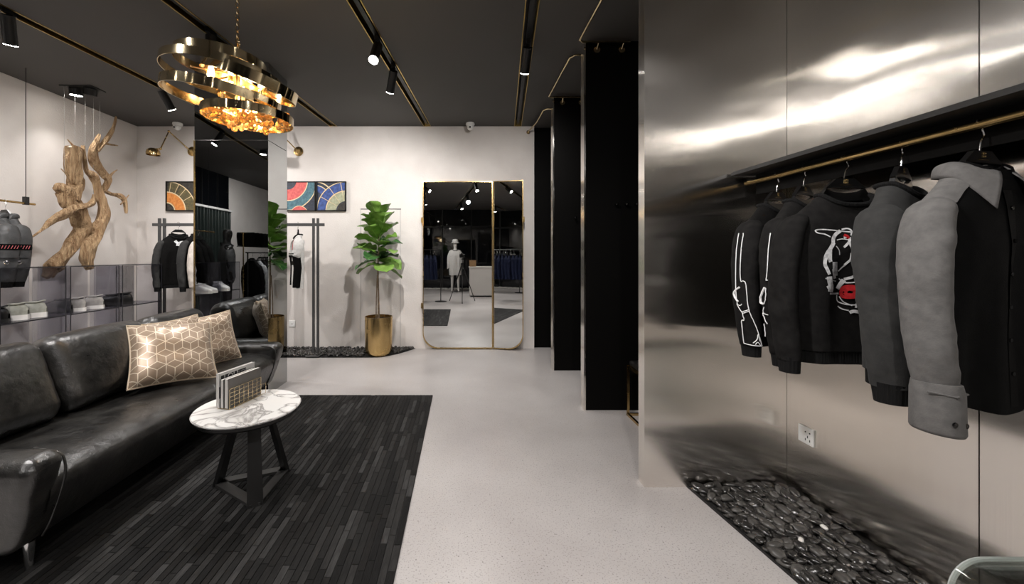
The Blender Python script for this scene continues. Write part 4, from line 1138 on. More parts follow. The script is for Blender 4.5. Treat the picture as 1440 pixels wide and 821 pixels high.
for z in (b/2, zt-.018):
    for y in (y0, y1): MB().box(x0, y-b/2, z-b/2, x1, y+b/2, z+b/2).build('rail', M['brass'], st)
    for x in (x0, x1): MB().box(x-b/2, y0, z-b/2, x+b/2, y1, z+b/2).build('rail', M['brass'], st)

# ================================================================ FIDDLE-LEAF FIG
PC = Vector((-1.05, 4.83, 0))
pt = thing('brass_planter', 'tall round brass planter holding the fig plant', 'planter', PC)
MB().lathe([(.001,.0),(.10,.0),(.135,.012),(.158,.045),(.166,.10),(.170,.30),(.172,.485),(.166,.485),(.163,.44),(.001,.44)], PC, 48, capa=False).build('pot', M['brass'], pt, angle=50)
MB().lathe([(.001,.443),(.163,.443)], PC, 32, capa=False).build('soil', M['soil'], pt)
fg = thing('fig_plant', 'fiddle-leaf fig with broad glossy leaves on a bare thin trunk', 'plant', PC+Vector((0,0,.445)))
tr = spline([(-1.05,4.83,.44),(-1.055,4.83,.75),(-1.06,4.828,1.05),(-1.05,4.83,1.4),(-1.045,4.83,1.68)], 5)
MB().tube(tr, [lerp(.014,.006,i/(len(tr)-1)) for i in range(len(tr))], 10).build('trunk', M['bark'], fg)
tr2 = spline([(-1.085,4.84,.44),(-1.083,4.84,.7),(-1.07,4.835,1.0)], 5)
MB().tube(tr2, .007, 8).build('side_stem', M['bark'], fg)
def leaf_mesh(ln, wd, bend, fold, mat, seed):
    """leaf along +x, tip drooping; rounded fiddle outline"""
    prof_ = [(0,.03),(.12,.22),(.28,.34),(.42,.36),(.55,.40),(.72,.50),(.86,.46),(.95,.28),(1,.03)]
    nu, nv = 12, 6; m = MB()
    def fn(u, v):
        s = v*2-1; w_ = interp(prof_, u)*wd; x = ln*u; y = s*w_
        z = -bend*u*u*ln + fold*abs(s)*w_ + .012*math.sin(u*14+seed+s*3)*abs(s)
        return Vector((x, y, z))
    m.grid(fn, nu, nv); return m
rr = random.Random(21)
k = 0
specs = []
for i in range(34):
    f = i/33; z = 1.12+.54*f; a = i*2.399+.4
    el = lerp(-.1, 1.15, f**1.2)+rr.uniform(-.2,.2); ln = lerp(.30, .26, f)*rr.uniform(.85,1.1)
    specs.append((z, a, el, ln))
for (z, a, el, ln) in specs:
    base = Vector((interp([(1.05,-1.06),(1.7,-1.045)], z), 4.83, z)); mt = M['leaf'] if rr.random() < .68 else M['leaf_dark']
    Rm = Matrix.Translation(base) @ Matrix.Rotation(a, 4, 'Z') @ Matrix.Rotation(-el, 4, 'Y') @ Matrix.Rotation(rr.uniform(-.5,.5), 4, 'X') @ Matrix.Translation((.03,0,0))
    sd = rr.random()*6; bend = rr.uniform(.1,.45)
    m = leaf_mesh(ln, ln*.80, bend, .28, mt, sd).xf(Rm)
    lf = m.build('leaf', mt, fg, angle=80)
    q = MB(); q.tube([Rm @ Vector((-.03,0,0))]+[Rm @ Vector((ln*u, 0, -bend*u*u*ln+.0015)) for u in (0,.25,.5,.75,.97)], [.003,.0028,.0024,.002,.0015,.001], 6)
    for u in (.2,.38,.55,.72):
        for s in (-1,1): q.tube([Rm @ Vector((ln*u,0,-bend*u*u*ln+.0015)), Rm @ Vector((ln*(u+.13), s*ln*.24, -bend*(u+.13)**2*ln+.28*ln*.24+.0025))], .0009, 4)
    q.build('midrib', M['leaf_vein'], lf)

# ================================================================ WALL LAMPS, PICTURES
def lamp(fx, full, label):
    fz = P(0, 213, BW).z; b = Vector((fx, BW, fz))
    t = thing('swing_arm_lamp', label, 'wall lamp', b, group='brass swing-arm wall lamps')
    MB().lathe([(.001,0),(.062,0),(.062,-.012),(.03,-.02),(.016,-.045),(.001,-.046)], b, 28, 'y', False).build('wall_plate', M['brass'], t)
    p0 = b+Vector((0,-.045,0)); p1 = b+Vector((-.19,-.17,.215)); p2 = p1+Vector((-.03,-.10,-.255))
    MB().cyl(p0, p1, .0075, n=10).build('arm', M['brass'], t); MB().cyl(p1, p2, .0075, n=10).build('arm', M['brass'], t)
    for p in (p0, p1, p2): MB().sphere(p, .0155, n=12, m=8).build('joint', M['brass'], t)
    c = p2+Vector((-.085,-.01,-.045))
    s = MB().lathe([(.074,-.035),(.076,-.005),(.066,.028),(.040,.048),(.001,.055),(.001,.050),(.038,.044),(.062,.026),(.071,-.005),(.069,-.035)], c, 28, capa=False).build('shade', M['brass'], t)
    MB().tube([p2, c+Vector((.03,0,.045))], .006, 8).build('shade_bracket', M['brass'], s)
    MB().sphere(c+Vector((0,0,-.005)), .026, n=12, m=8).build('bulb', M['white_plastic'], s)
lamp((271-VX)/F*BW, True, 'brass swing-arm wall lamp beside the white dome camera')
lamp((420-VX)/F*BW, True, 'brass swing-arm wall lamp above the blue and red pictures')
def colnoise(n, a, b): return pm(n, a, .6, c2=b, nscale=30, detail=6)
def ringsector(m, cx, cz, r0, r1, y, box, a0=0, a1=360, n=40):
    """annulus clipped to the picture square (cells outside are skipped, edges clamped)"""
    x0, x1, z0, z1 = box; seg = 5
    for k in range(n):
        t0, t1 = R(lerp(a0,a1,k/n)), R(lerp(a0,a1,(k+1)/n))
        for s in range(seg):
            ra, rb = lerp(r0,r1,s/seg), lerp(r0,r1,(s+1)/seg)
            q = [(cx+ra*math.cos(t0), cz+ra*math.sin(t0)), (cx+rb*math.cos(t0), cz+rb*math.sin(t0)), (cx+rb*math.cos(t1), cz+rb*math.sin(t1)), (cx+ra*math.cos(t1), cz+ra*math.sin(t1))]
            if all(a < x0 or a > x1 or b < z0 or b > z1 for a, b in q): continue
            q = [(min(max(a,x0),x1), min(max(b,z0),z1)) for a, b in q]
            m.add([(a, y, b) for a, b in q], [(0,1,2,3)])
def picture(x0, label, arcs, ground):
    S = .394; z1 = P(0,255.5,BW).z; z0 = z1-S; x1 = x0+S
    t = thing('framed_picture', label, 'picture', ((x0+x1)/2, BW-.02, z0), group='framed arc pictures on the back wall')
    f = MB()
    for (a,b,c,d) in ((x0,z0,x1,z0+.012),(x0,z1-.012,x1,z1),(x0,z0,x0+.012,z1),(x1-.012,z0,x1,z1)): f.box(a, BW-.035, b, c, BW-.001, d)
    f.build('frame', M['black_metal'], t)
    cv = MB().box(x0+.01, BW-.024, z0+.01, x1-.01, BW-.006, z1-.01).build('canvas', ground, t)
    bx = (x0+.013, x1-.013, z0+.013, z1-.013)
    for j, (u, v, r0, r1, a0, a1, mt) in enumerate(arcs):
        m = MB(); ringsector(m, x0+u*S, z0+v*S, r0*S, r1*S, BW-.0245-.0006*j, bx, a0, a1)
        if m.v: m.build('painted_arc', mt, cv, smooth=False)
dk = colnoise('art_dark', rgb(70,66,60), rgb(44,42,40)); orange = colnoise('art_orange', rgb(226,150,78), rgb(200,120,60)); olive = colnoise('art_olive', rgb(110,100,66), rgb(84,78,58))
pale = pm('art_line', rgb(222,200,160), .5); red = colnoise('art_red', rgb(214,104,98), rgb(190,80,80)); teal = colnoise('art_teal', rgb(84,124,134), rgb(60,92,104)); blue = colnoise('art_blue', rgb(70,96,160), rgb(54,70,120)); sage = colnoise('art_sage', rgb(176,178,150), rgb(150,152,126)); slate = colnoise('art_slate', rgb(58,64,78), rgb(44,48,58))
px2 = lambda p: (p-VX)/F*BW
picture(px2(235.5), 'square picture of orange and olive arcs beside the mirrored column', [(.02,.0,.3,.64,0,360,orange),(.02,0,.62,.66,0,360,pale),(.02,0,.68,1.0,0,60,olive),(.02,0,.68,.98,62,85,olive),(.02,0,.98,1.01,0,360,pale),(.02,0,0,.26,0,360,dk),(.02,0,.26,.30,0,360,pale)]+[(.02,0,.66,.98,a,a+1.2,pale) for a in (30,48,64,80)], dk)
picture(px2(403.5), 'square picture of red and teal arcs below the brass lamp', [(.05,1.02,.30,.66,0,360,red),(.05,1.02,.66,.69,0,360,pale),(.05,1.02,.69,.98,0,360,teal),(.05,1.02,.98,1.01,0,360,pale),(.45,-.12,.1,.28,0,360,red),(.45,-.12,.28,.30,0,360,pale)], slate)
picture(px2(446), 'square picture of blue and sage arcs at the outer end of the row', [(-.05,.35,.3,.5,0,360,blue),(-.05,.35,.5,.53,0,360,pale),(-.05,.35,.62,.66,0,360,pale),(1.0,0,.0,.3,0,360,dk),(1.0,0,.33,.66,0,360,sage),(1.0,0,.70,.96,0,360,blue),(1.0,0,.66,.69,0,360,pale),(1.0,0,.97,1.0,0,360,pale)]+[(1.0,0,.33,.96,a,a+1.3,pale) for a in (100,125,150)], slate)

# ================================================================ SMOKED ACRYLIC SHOE SHELVES
SC.cycles.transparent_max_bounces = 32
FX, BX = -3.60, -3.90
M['pane_edge'] = pm('pane_edge', (.02,.02,.024), .25)
def shelf_unit(y0, y1, label):
    t = thing('shoe_shelf', label, 'shelf', ((FX+BX)/2, (y0+y1)/2, 0), group='smoked acrylic shoe shelves')
    MB().box(BX, y0, 1.142, FX, y1, 1.150).build('top_pane', M['smoked_dark'], t)
    MB().box(BX, y0+.009, .700, FX, y1-.009, .710).build('shelf_pane', M['smoked_dark'], t)
    MB().box(BX, y0+.009, .05, FX, y1-.009, .058).build('bottom_pane', M['smoked_dark'], t)
    for y in (y0, y1-.008): MB().box(BX, y, 0, FX, y+.008, 1.1415).build('side_pane', M['smoked_acrylic'], t)
    MB().box(BX-.006, y0+.03, .05, BX-.001, y1-.03, 1.13).build('back_pane', M['smoked_acrylic'], t)
    # the visible polished edges of the panes
    q = MB()
    for y in (y0, y1-.008): q.box(FX, y, 0, FX+.003, y+.008, 1.1415)
    q.box(FX, y0, 1.142, FX+.003, y1, 1.150).box(FX, y0+.009, .700, FX+.003, y1-.009, .710)
    q.build('pane_edges', M['pane_edge'], t)
    MB().box(BX-.004, (y0+y1)/2-.003, .06, BX, (y0+y1)/2+.003, 1.13).build('back_joint', M['pane_edge'], t)
shelf_unit(4.065, 4.60, 'smoked acrylic shoe shelf next to the clothes rail')
shelf_unit(3.525, 4.03, 'smoked acrylic shoe shelf with grey sneakers below the driftwood')
shelf_unit(2.985, 3.49, 'smoked acrylic shoe shelf with green-grey sneakers under the jackets')
shelf_unit(1.20, 1.72, 'smoked acrylic shoe shelf with white sneakers reflected in the column')
shelf_unit(.66, 1.17, 'smoked acrylic shoe shelf with white sneakers in front of the black mannequin')

# ---------------------------------------------------------------- shoes
def shoe_proto(name, up, sole, lin, thick, label, group, loc, rz):
    t = thing(name, label, 'shoe', loc, rz, group)
    L = .305; wt = [(0,.020),(.06,.031),(.2,.036),(.4,.037),(.6,.044),(.75,.049),(.9,.042),(.97,.026),(1,.004)]
    ht = [(0,.045),(.03,.080),(.12,.094),(.28,.092),(.42,.086),(.6,.066),(.78,.048),(.92,.038),(1,.012)]
    def solefn(u, v):
        th = 2*PI*u; x = .5-.5*math.cos(th); sgn = 1 if math.sin(th) >= 0 else -1
        w_ = interp(wt, x)+.004; k = v
        return Vector((x*L*1.02-.004, sgn*w_*(1-.06*k), thick*k+.006*max(0,x-.8)*k))
    m = MB().grid(solefn, 40, 3, True); n = 40
    m.f += [tuple(range(n))[::-1], tuple(3*n+k for k in range(n))]
    m.build('sole', sole, t, local=True, angle=50)
    def upfn(u, v):
        x = v; th = PI*u; w_ = interp(wt, x); h = interp(ht, x)
        return Vector((x*L, w_*math.copysign(abs(math.cos(th))**.7, math.cos(th)), thick*.9+h*math.sin(th)**.75*(1 if True else 0)))
    MB().grid(upfn, 16, 22).build('upper', up, t, local=True, angle=70)
    c = Vector((L*.215, 0, thick*.9+.091)); pts = [c+Vector((.055*math.cos(2*PI*k/18), .026*math.sin(2*PI*k/18), .004+.012*(math.cos(2*PI*k/18) < -.2)*abs(math.cos(2*PI*k/18)))) for k in range(18)]
    MB().tube(pts, .006, 8, closed=True).build('collar', up, t, local=True)
    MB().sphere(c+Vector((0,0,.001)), .051, .023, .004, n=16, m=6).build('opening', lin, t, local=True)
    q = MB()
    for k in range(4):
        x = .44+.07*k; z = thick*.9+interp(ht, x)+.002; w_ = .020; q.tube([(x*L,-w_,z-.010),(x*L,-w_*.5,z),(x*L,w_*.5,z),(x*L,w_,z-.010)], .0028, 6)
    q.build('laces', lin, t, local=True)
    return t
sgrey = fab('shoe_grey', (.36,.345,.32), (.44,.42,.39)); sgreen = fab('shoe_green', (.34,.345,.29), (.43,.43,.37)); sdark = fab('shoe_dark', (.055,.055,.058), (.075,.075,.078)); sblack = pm('shoe_black', (.008,.008,.008), .35); swhite = pm('shoe_white', (.7,.69,.67), .45)
solew = pm('sole_white', (.85,.83,.78), .5); solek = pm('sole_black', (.01,.01,.01), .5); lin = pm('lining', (.02,.019,.018), .8)
SZ = .7105; toe = math.atan2(-.52, -.82)
def sp(px, dx=0): X = FX-.07-dx; return Vector((X, X*F/(px-VX), SZ))
a = shoe_proto('sneaker', sgreen, solew, lin, .042, 'green-grey sneaker with thick white sole next to the black shoe', 'green-grey sneakers', sp(40), toe)
dup(a, sp(66), toe+.08, 'green-grey sneaker with thick white sole next to the charcoal shoe')
b = shoe_proto('sneaker', sgrey, solew, lin, .034, 'light grey sneaker with white sole next to the charcoal shoe', 'light grey sneakers', sp(121), toe+.05)
dup(b, sp(146), toe-.05, 'light grey sneaker with white sole next to the black shoes')
c = shoe_proto('sneaker', sdark, solek, lin, .03, 'dark charcoal low shoe with pointed toe among grey sneakers', None, sp(101, .03), toe-.12)
d = shoe_proto('sneaker', sblack, solek, lin, .028, 'black shoe in the shelf by the clothes rail', 'black shoes by the rail', sp(170), toe+.1)
dup(d, sp(187), toe+.1)
dup(d, sp(13), toe, label='black shoe at the shelf end under the jackets', group='black shoe under the jackets')
e = shoe_proto('sneaker', swhite, solew, solew, .03, 'white sneaker on the shelf reflected in the column', 'white sneakers on the rear shelves', (FX-.24, 1.40, SZ), .15)
for (y, r) in ((1.30,.1),(.95,.3),(.86,.5)): dup(e, (FX-.24, y, SZ), r)

# ================================================================ DRIFTWOOD
DX = -4.085
def dpt(a, b, off=0): 
    px, py = 40+a*.3048, 150+b*.3048; Y = (DX+off)*F/(px-VX); return P(px, py, Y)
dw = thing('driftwood_sculpture', 'large twisted driftwood sculpture hung on wires before the white wall', 'driftwood', dpt(240, 600))
def limb(pts, off0=0, off1=None, nm='limb', seed=0, tw=1.0):
    off1 = off0 if off1 is None else off1; n = len(pts)
    cs = [dpt(a, b, lerp(off0, off1, i/(n-1))) for i, (a, b, r) in enumerate(pts)]
    ctl = spline(cs, 8); rad = []
    for i in range(n-1): rad += [lerp(pts[i][2], pts[i+1][2], k/8) for k in range(8)]
    rad.append(pts[-1][2]); rad = [r*.3048*4.2/F*.86 for r in rad]
    m = MB().tube(ctl, rad, 18)
    # ridged, gnarled surface twisting round the limb
    ns = 18
    for i in range(len(ctl)):
        for k in range(ns):
            v = m.v[i*ns+k]; out = v-ctl[i]; th = 2*PI*k/ns
            f = .16*math.sin(3*th+i*.22*tw+seed)+.10*math.sin(5*th-i*.3*tw+seed*2)+.22*noise.noise(Vector((v.x*9+seed, v.y*9, v.z*9)))
            m.v[i*ns+k] = ctl[i]+out*(1+f)
    return m.build(nm, M['wood'], dw, angle=60)
limb([(218,192,35),(208,240,33),(206,290,31),(214,335,33),(222,365,30),(205,395,30),(190,430,34)], .02, .03, 'stump', 1)
MB().sphere(dpt(214,192,.02), .068, .058, .016, n=16, m=6).build('cut_face', M['wood_pale'], dw)
limb([(122,372,12),(160,385,32),(184,432,40),(228,495,38),(256,556,36),(222,606,30),(170,676,27),(115,738,30),(78,788,14)], .02, .03, 'trunk', 2)
limb([(252,180,8),(258,240,9),(268,295,11),(305,325,20),(322,385,18),(340,450,22),(345,510,27),(312,588,31),(278,645,32),(266,700,29),(288,748,16)], .0, .10, 'trunk', 3)
limb([(328,126,5),(312,165,14),(298,205,20),(312,262,22),(345,310,19),(366,342,16),(348,385,12)], .04, .0, 'limb', 4)
limb([(404,45,4),(388,105,9),(352,162,11),(316,205,9)], .06, .04, 'branch', 5)
limb([(342,168,7),(380,175,5),(413,180,2)], .05, .06, 'branch', 6)
limb([(18,600,3),(70,562,6),(108,526,14),(158,496,20),(214,466,15),(268,458,13),(296,440,12),(300,405,5)], .12, .10, 'branch', 7)
limb([(345,385,11),(382,402,9),(420,410,13),(445,440,12),(452,492,5)], .02, .06, 'branch', 8)
limb([(425,452,3),(445,430,4),(464,406,2)], .06, .07, 'branch', 9)
limb([(368,332,7),(388,306,5),(410,291,2)], .03, .05, 'branch', 10)
limb([(150,285,2),(190,330,4),(215,365,8)], -.06, .0, 'branch', 11)
limb([(105,745,14),(140,752,10),(172,742,4)], .04, .08, 'root', 12)
limb([(100,720,14),(120,762,10),(112,790,3)], .05, .09, 'root', 13)
limb([(258,560,24),(290,590,16),(300,640,10)], .05, .06, 'limb', 14)
limb([(180,150,2),(205,178,4),(225,200,9)], .0, .03, 'branch', 15)
wires = pm('wire', (.35,.34,.33), .4, .6)
for (a, b) in ((165,380),(215,192),(262,180),(330,130),(300,440)):
    p = dpt(a, b, .02); MB().cyl(p, Vector((p.x, p.y, CZ)), .0011, n=6).build('hanging_wire', wires, dw)

# ================================================================ JACKETS ON THE HANGING ROD
JX, JZ = -4.03, 1.73
hr = thing('hanging_rod', 'slim brass rod hung from ceiling wires above the shoe shelves', 'rod', (JX, 3.2, JZ))
ye = JX*F/(49-VX)
MB().cyl((JX, 2.3, JZ), (JX, ye, JZ), .010, n=12).build('rod', M['brass'], hr)
yw = ye-.075
MB().box(JX-.016, yw-.016, JZ-.014, JX+.016, yw+.016, JZ+.06).build('clamp', M['black_metal'], hr)
for y in (yw, 2.6): MB().cyl((JX, y, JZ+.05), (JX, y, CZ), .003, n=8).build('wire', M['black_metal'], hr)
M['stitch_red'] = pm('stitch_red', (.34,.07,.08), .7)
def jacket(px, rz, label, seed):
    h = Vector((JX, JX*F/(px-VX), JZ)); g = Garment(seed=seed, hem=-.72, wk=.90, dk=1.2, fold=.01, sl=-.70, slw=1.22, tuck=-.9)
    hanger(h, rz, 'dark hanger inside the nylon jacket hanging '+label.split(' hanging ')[1].split(' with')[0], 'dark hangers of the jackets', emblem=False)
    t = garment('jacket', label, 'jacket', h, rz, g, M['fab_nylon'], M['fab_nylon'], 'grey nylon jackets on the hanging rod', rib=True, cuff=True, neck='none')
    collar(g, t, M['fab_nylon'])
    # sleeve pocket with red-stitched strap and ring
    fc = math.atan2(-h.y, -h.x)-rz
    MB().grid(sleeve_patch(g, 1, fc, .95, -.50, -.35, .010), 12, 6).build('sleeve_pocket', M['fab_nylon'], t, local=True, angle=80)
    MB().grid(sleeve_patch(g, 1, fc, 1.0, -.435, -.385, .014), 12, 3).build('pocket_strap', M['fab_black2'], t, local=True, angle=80)
    pf = sleeve_patch(g, 1, fc, .85, -.425, -.398, .017)
    for k in range(8): MB().tube([pf(k/8, 0), pf(k/8+.07, 1)], .0026, 5).build('red_stitch', M['stitch_red'], t, local=True)
    c = sleeve_patch(g, 1, fc, .1, -.54, -.54, .016)(.5, 0); ux = Vector((-math.sin(fc), math.cos(fc), 0))
    MB().tube([c+ux*.016*math.cos(2*PI*k/14)+Vector((0,0,.013*math.sin(2*PI*k/14))) for k in range(14)], .0036, 6, closed=True).build('metal_ring', M['chrome'], t, local=True)
    return t
jacket(-8, R(-16), 'grey nylon jacket hanging frontmost on the rod with ringed sleeve', 6)
jacket(7, R(-14), 'grey nylon jacket hanging closest to the rod end with red-stitched sleeve', 8)

# ================================================================ CLOTHES RAIL AT THE BACK WALL
KY, KZ = 4.79, 1.632
kr = thing('clothes_rail', 'long black clothes rail with paired posts behind the mirrored column', 'rack', (-2.79, KY, 0))
rm = pm('rail_grey', (.055,.055,.055), .5)
MB().box(-3.86, KY-.012, KZ-.018, -1.72, KY+.012, KZ+.018).build('crossbar', rm, kr)
for x in (-3.775, -3.715, -1.855, -1.80): MB().box(x-.013, KY-.0125, .02, x+.013, KY+.0125, 1.712).build('post', rm, kr)
for x in (-3.745, -1.828): MB().box(x-.08, KY-.12, .012, x+.08, KY+.12, .022).build('foot_plate', rm, kr)
GK = 'garments on the back wall rail'
def rh(px): return Vector(((px-VX)/F*KY, KY, KZ+.018))
g = Garment(seed=11, wk=.88, slw=.92); h = rh(251); rz = R(52)
hanger(h, rz, 'small black hanger of the printed sweatshirt on the back rail', 'hangers on the back rail', False)
t = garment('sweatshirt', 'black sweatshirt with a small white chest print on the back wall rail', 'sweatshirt', h, rz, g, M['fab_black'], M['fab_char'], GK)
for pts, wd in (([(-.05,-.22),(-.02,-.25),(.03,-.235),(.07,-.26)], .03), ([(-.04,-.27),(.02,-.275),(.06,-.262)], .022), ([(.03,-.31),(.03,-.48)], .028), ([(-.03,-.47),(.04,-.50)], .06)):
    ribbon(pts, wd, g.front_y).build('chest_print', M['print_white'], t, local=True)
g = Garment(seed=12, wk=.86, slw=.95); h = rh(281); rz = R(66)
hanger(h, rz, 'small black hanger of the plain sweatshirt on the back rail', 'hangers on the back rail', False)
garment('sweatshirt', 'plain charcoal sweatshirt between the printed one and the beige coat', 'sweatshirt', h, rz, g, M['fab_black'], M['fab_char'], GK)
g = Garment(seed=13, hem=-1.12, wk=.9, fold=.012, sl=-.78); h = rh(297); rz = R(64)
hanger(h, rz, 'small black hanger of the beige coat on the back rail', 'hangers on the back rail', False)
garment('long_coat', 'long pale beige coat partly behind the mirrored column', 'coat', h, rz, g, M['fab_beige'], M['fab_beige'], GK, rib=False, cuff=False)
g = Garment(seed=14, hem=-.80, wk=.88, slw=1.05); h = rh(419); rz = R(-62)
hanger(h, rz, 'small black hanger of the white jersey on the back rail', 'hangers on the back rail', False)
t = garment('jersey', 'white and black sports jersey with striped short sleeve on the back rail', 'jersey', h, rz, g, M['fab_white'], M['fab_white'], GK, rib=False, cuff=False, slL=-.42)
for s in (-1, 1):
    for k, (za, zb) in enumerate(((-.375,-.385),(-.398,-.425))):
        pa = g.sleeve_path(s, -.42); e = pa[-1]; ra, rb = g.sleeve_rad(len(pa)-1, len(pa))
        MB().tube([Vector((e.x, e.y, za)), Vector((e.x, e.y, zb))], ra*1.14, 20, rad2=rb*1.14, up=(0,1,0)).build('sleeve_stripe', M['fab_black2'], t, local=True)
    MB().tube([g.sleeve_path(s,-.42)[-1]+Vector((0,0,.02)), g.sleeve_path(s)[18], g.sleeve_path(s)[-1]], [.047,.046,.042], 18, rad2=[.036,.036,.034], up=(0,1,0)).build('under_sleeve', M['fab_black2'], t, local=True, angle=80)
for (z0, z1, mt) in ((-.33,-.22,M['print_red']), (-.52,-.47,M['fab_black2'])):
    MB().grid(lambda u, v: (lambda x, z: Vector((x, g.front_y(x, z)-.003, z)))(lerp(.02,.15,u), lerp(z0,z1,v)), 10, 6).build('chest_panel', mt, t, local=True)

# ================================================================ BEHIND THE CAMERA (seen in the mirrors)
def mannequin(name, label, loc, rz, mat, arms=True, cap=None):
    t = thing(name, label, 'mannequin', loc, rz)
    J = {'pel':(0,0,.95),'ab':(0,0,1.08),'ch':(0,-.01,1.28),'nk':(0,0,1.45),'nk2':(0,-.005,1.52),'hd':(0,-.015,1.62),'ht':(0,-.01,1.71),
         'lh':(-.09,0,.90),'lk':(-.10,-.01,.50),'la':(-.11,.01,.09),'lt':(-.12,-.12,.035),'rh':(.09,0,.90),'rk':(.10,-.01,.50),'ra':(.11,.01,.09),'rt':(.12,-.12,.035),
         'ls':(-.17,0,1.40),'le':(-.23,.01,1.12),'lw':(-.25,-.03,.88),'lf':(-.255,-.05,.78),'rs':(.17,0,1.40),'re':(.23,.01,1.12),'rw':(.25,-.03,.88),'rf':(.255,-.05,.78)}
    Rr = {'pel':(.145,.10),'ab':(.125,.09),'ch':(.155,.105),'nk':(.062,.058),'nk2':(.052,.052),'hd':(.078,.094),'ht':(.05,.062),'lh':(.085,.085),'lk':(.055,.055),'la':(.036,.036),'lt':(.034,.03),'rh':(.085,.085),'rk':(.055,.055),'ra':(.036,.036),'rt':(.034,.03),
          'ls':(.058,.058),'le':(.042,.042),'lw':(.030,.030),'lf':(.026,.02),'rs':(.058,.058),'re':(.042,.042),'rw':(.030,.030),'rf':(.026,.02)}
    E = [('pel','ab'),('ab','ch'),('ch','nk'),('nk','nk2'),('nk2','hd'),('hd','ht'),('pel','lh'),('lh','lk'),('lk','la'),('la','lt'),('pel','rh'),('rh','rk'),('rk','ra'),('ra','rt'),('ch','ls'),('ls','le'),('le','lw'),('lw','lf'),('ch','rs'),('rs','re'),('re','rw'),('rw','rf')]
    ks = list(J); me = bpy.data.meshes.new('body'); me.from_pydata([J[k] for k in ks], [(ks.index(a), ks.index(b)) for a, b in E], [])
    o = bpy.data.objects.new('body', me); COL.objects.link(o); o.parent = t; me.materials.append(mat)
    sk_ = o.modifiers.new('skin', 'SKIN'); sk_.use_smooth_shade = True
    for i, k in enumerate(ks): me.skin_vertices[0].data[i].radius = Rr[k]; me.skin_vertices[0].data[i].use_root = (k == 'pel')
    o.modifiers.new('sub', 'SUBSURF').levels = 2; o.modifiers['sub'].render_levels = 2
    MB().lathe([(.001,0),(.16,0),(.16,.008),(.001,.012)], (0,0,0), 32, capa=False).build('stand', M['chrome'], t, local=True)
    return t
def wear(cl, man, nm):
    """clothing becomes parts of the figure that wears it"""
    z = cl.location.z-man.location.z
    for ch in list(cl.children):
        ch.parent = man; ch.location.z += z; ch.name = nm+'_'+ch.name.split('.')[0]
    bpy.data.objects.remove(cl)
mq = mannequin('mannequin', 'glossy black mannequin standing behind the shoe shelves', (-4.06, .25, 0), R(50), pm('mannequin_black', (.012,.012,.012), .18))
g = Garment(hem=-.74, seed=21, wk=.86, dk=1.9, fold=.006, slw=1.1)
cj = garment('jacket', 'dark jacket worn by the black mannequin', 'jacket', (-4.06, .25, 1.60), R(50), g, M['fab_char'], M['fab_nylon'], None, rib=False, cuff=False)
wear(cj, mq, 'jacket')
mw = mannequin('mannequin', 'pale mannequin in a long white coat before the night window', (-.24, -2.9, 0), R(180), pm('mannequin_pale', (.6,.58,.55), .4))
g = Garment(hem=-1.02, seed=22, wk=.86, dk=2.1, fold=.012, slw=1.15)
cw = garment('long_coat', 'long white coat worn by the mannequin before the night window', 'coat', (-.24, -2.9, 1.60), R(180), g, M['fab_white'], M['fab_white'], None, rib=False, cuff=False)
wear(cw, mw, 'coat')
hat = thing('bucket_hat', 'white round hat on the mannequin before the window', 'hat', (-.24, -2.9, 1.66))
MB().lathe([(.150,-.03),(.145,-.02),(.105,.0),(.10,.06),(.07,.10),(.001,.108)], (-.24,-2.9,1.70), 28, capa=False).build('crown', M['fab_white'], hat, angle=60)
MB().tube([(-.24+.104*math.cos(2*PI*k/24), -2.9+.104*math.sin(2*PI*k/24), 1.705) for k in range(24)], .006, 6, closed=True).build('hat_band', M['fab_black2'], hat)

# sales counter
ct = thing('sales_counter', 'white sales counter with wooden till box behind the tripod', 'counter', (.75, -1.55, 0))
MB().box(.22, -1.78, .04, 1.30, -1.34, .88).build('counter_body', pm('counter_white', (.62,.60,.58), .4), ct)
MB().box(.20, -1.80, .88, 1.32, -1.32, .91).build('counter_top', swhite, ct)
MB().box(.25, -1.75, 0, 1.27, -1.37, .04).build('plinth', M['black_matte'], ct)
bxm = pm('box_wood', (.36,.22,.11), .6, c2=(.28,.17,.08), nscale=12, stretch=(1,8,1))
bx_ = thing('till_box', 'small wooden box on the white counter', 'box', (.30, -1.5, .91))
MB().rbox((.32,-1.5,1.0), (.20,.16,.18), .008, n=2).build('box_body', bxm, bx_); MB().box(.215,-1.585,1.085,.425,-1.415,1.10).build('lid', bxm, bx_)

# tripod with camera: the photographer's own, standing where the picture is taken from
tp = thing('camera_tripod', 'black camera tripod reflected in the folding mirror', 'tripod', (0, -.14, 0))
top = Vector((0,-.14,1.02))
for a in (90, 210, 330):
    ft = Vector((.40*math.cos(R(a)), -.14+.40*math.sin(R(a)), .012)); mid = top.lerp(ft, .5)
    lg = MB().tube([top+(ft-top)*.02, mid], [.016,.015], 10).build('leg', M['black_metal'], tp)
    MB().tube([mid-(ft-top)*.02, ft], [.011,.010], 10).build('lower_leg', M['black_metal'], lg)
    MB().sphere(ft, .014, n=10, m=6).build('rubber_foot', M['black_matte'], lg)
MB().cyl((0,-.14,.82), (0,-.14,1.13), .013, n=12).build('centre_column', M['black_metal'], tp)
MB().lathe([(.001,.98),(.035,.985),(.038,1.03),(.02,1.05),(.001,1.05)], (0,-.14,0), 18, capa=False).build('collar', M['black_metal'], tp)
MB().sphere((0,-.14,1.15), .028, n=14, m=8).build('ball_head', M['black_metal'], tp)
cb = thing('photo_camera', 'black photo camera on the tripod', 'camera', (0,-.14,1.175))
MB().rbox((0,-.14,1.235), (.145,.06,.10), .014, n=3).build('camera_body', M['black_metal'], cb)
MB().rbox((0,-.14,1.295), (.055,.05,.04), .012, n=3).build('viewfinder', M['black_metal'], cb)
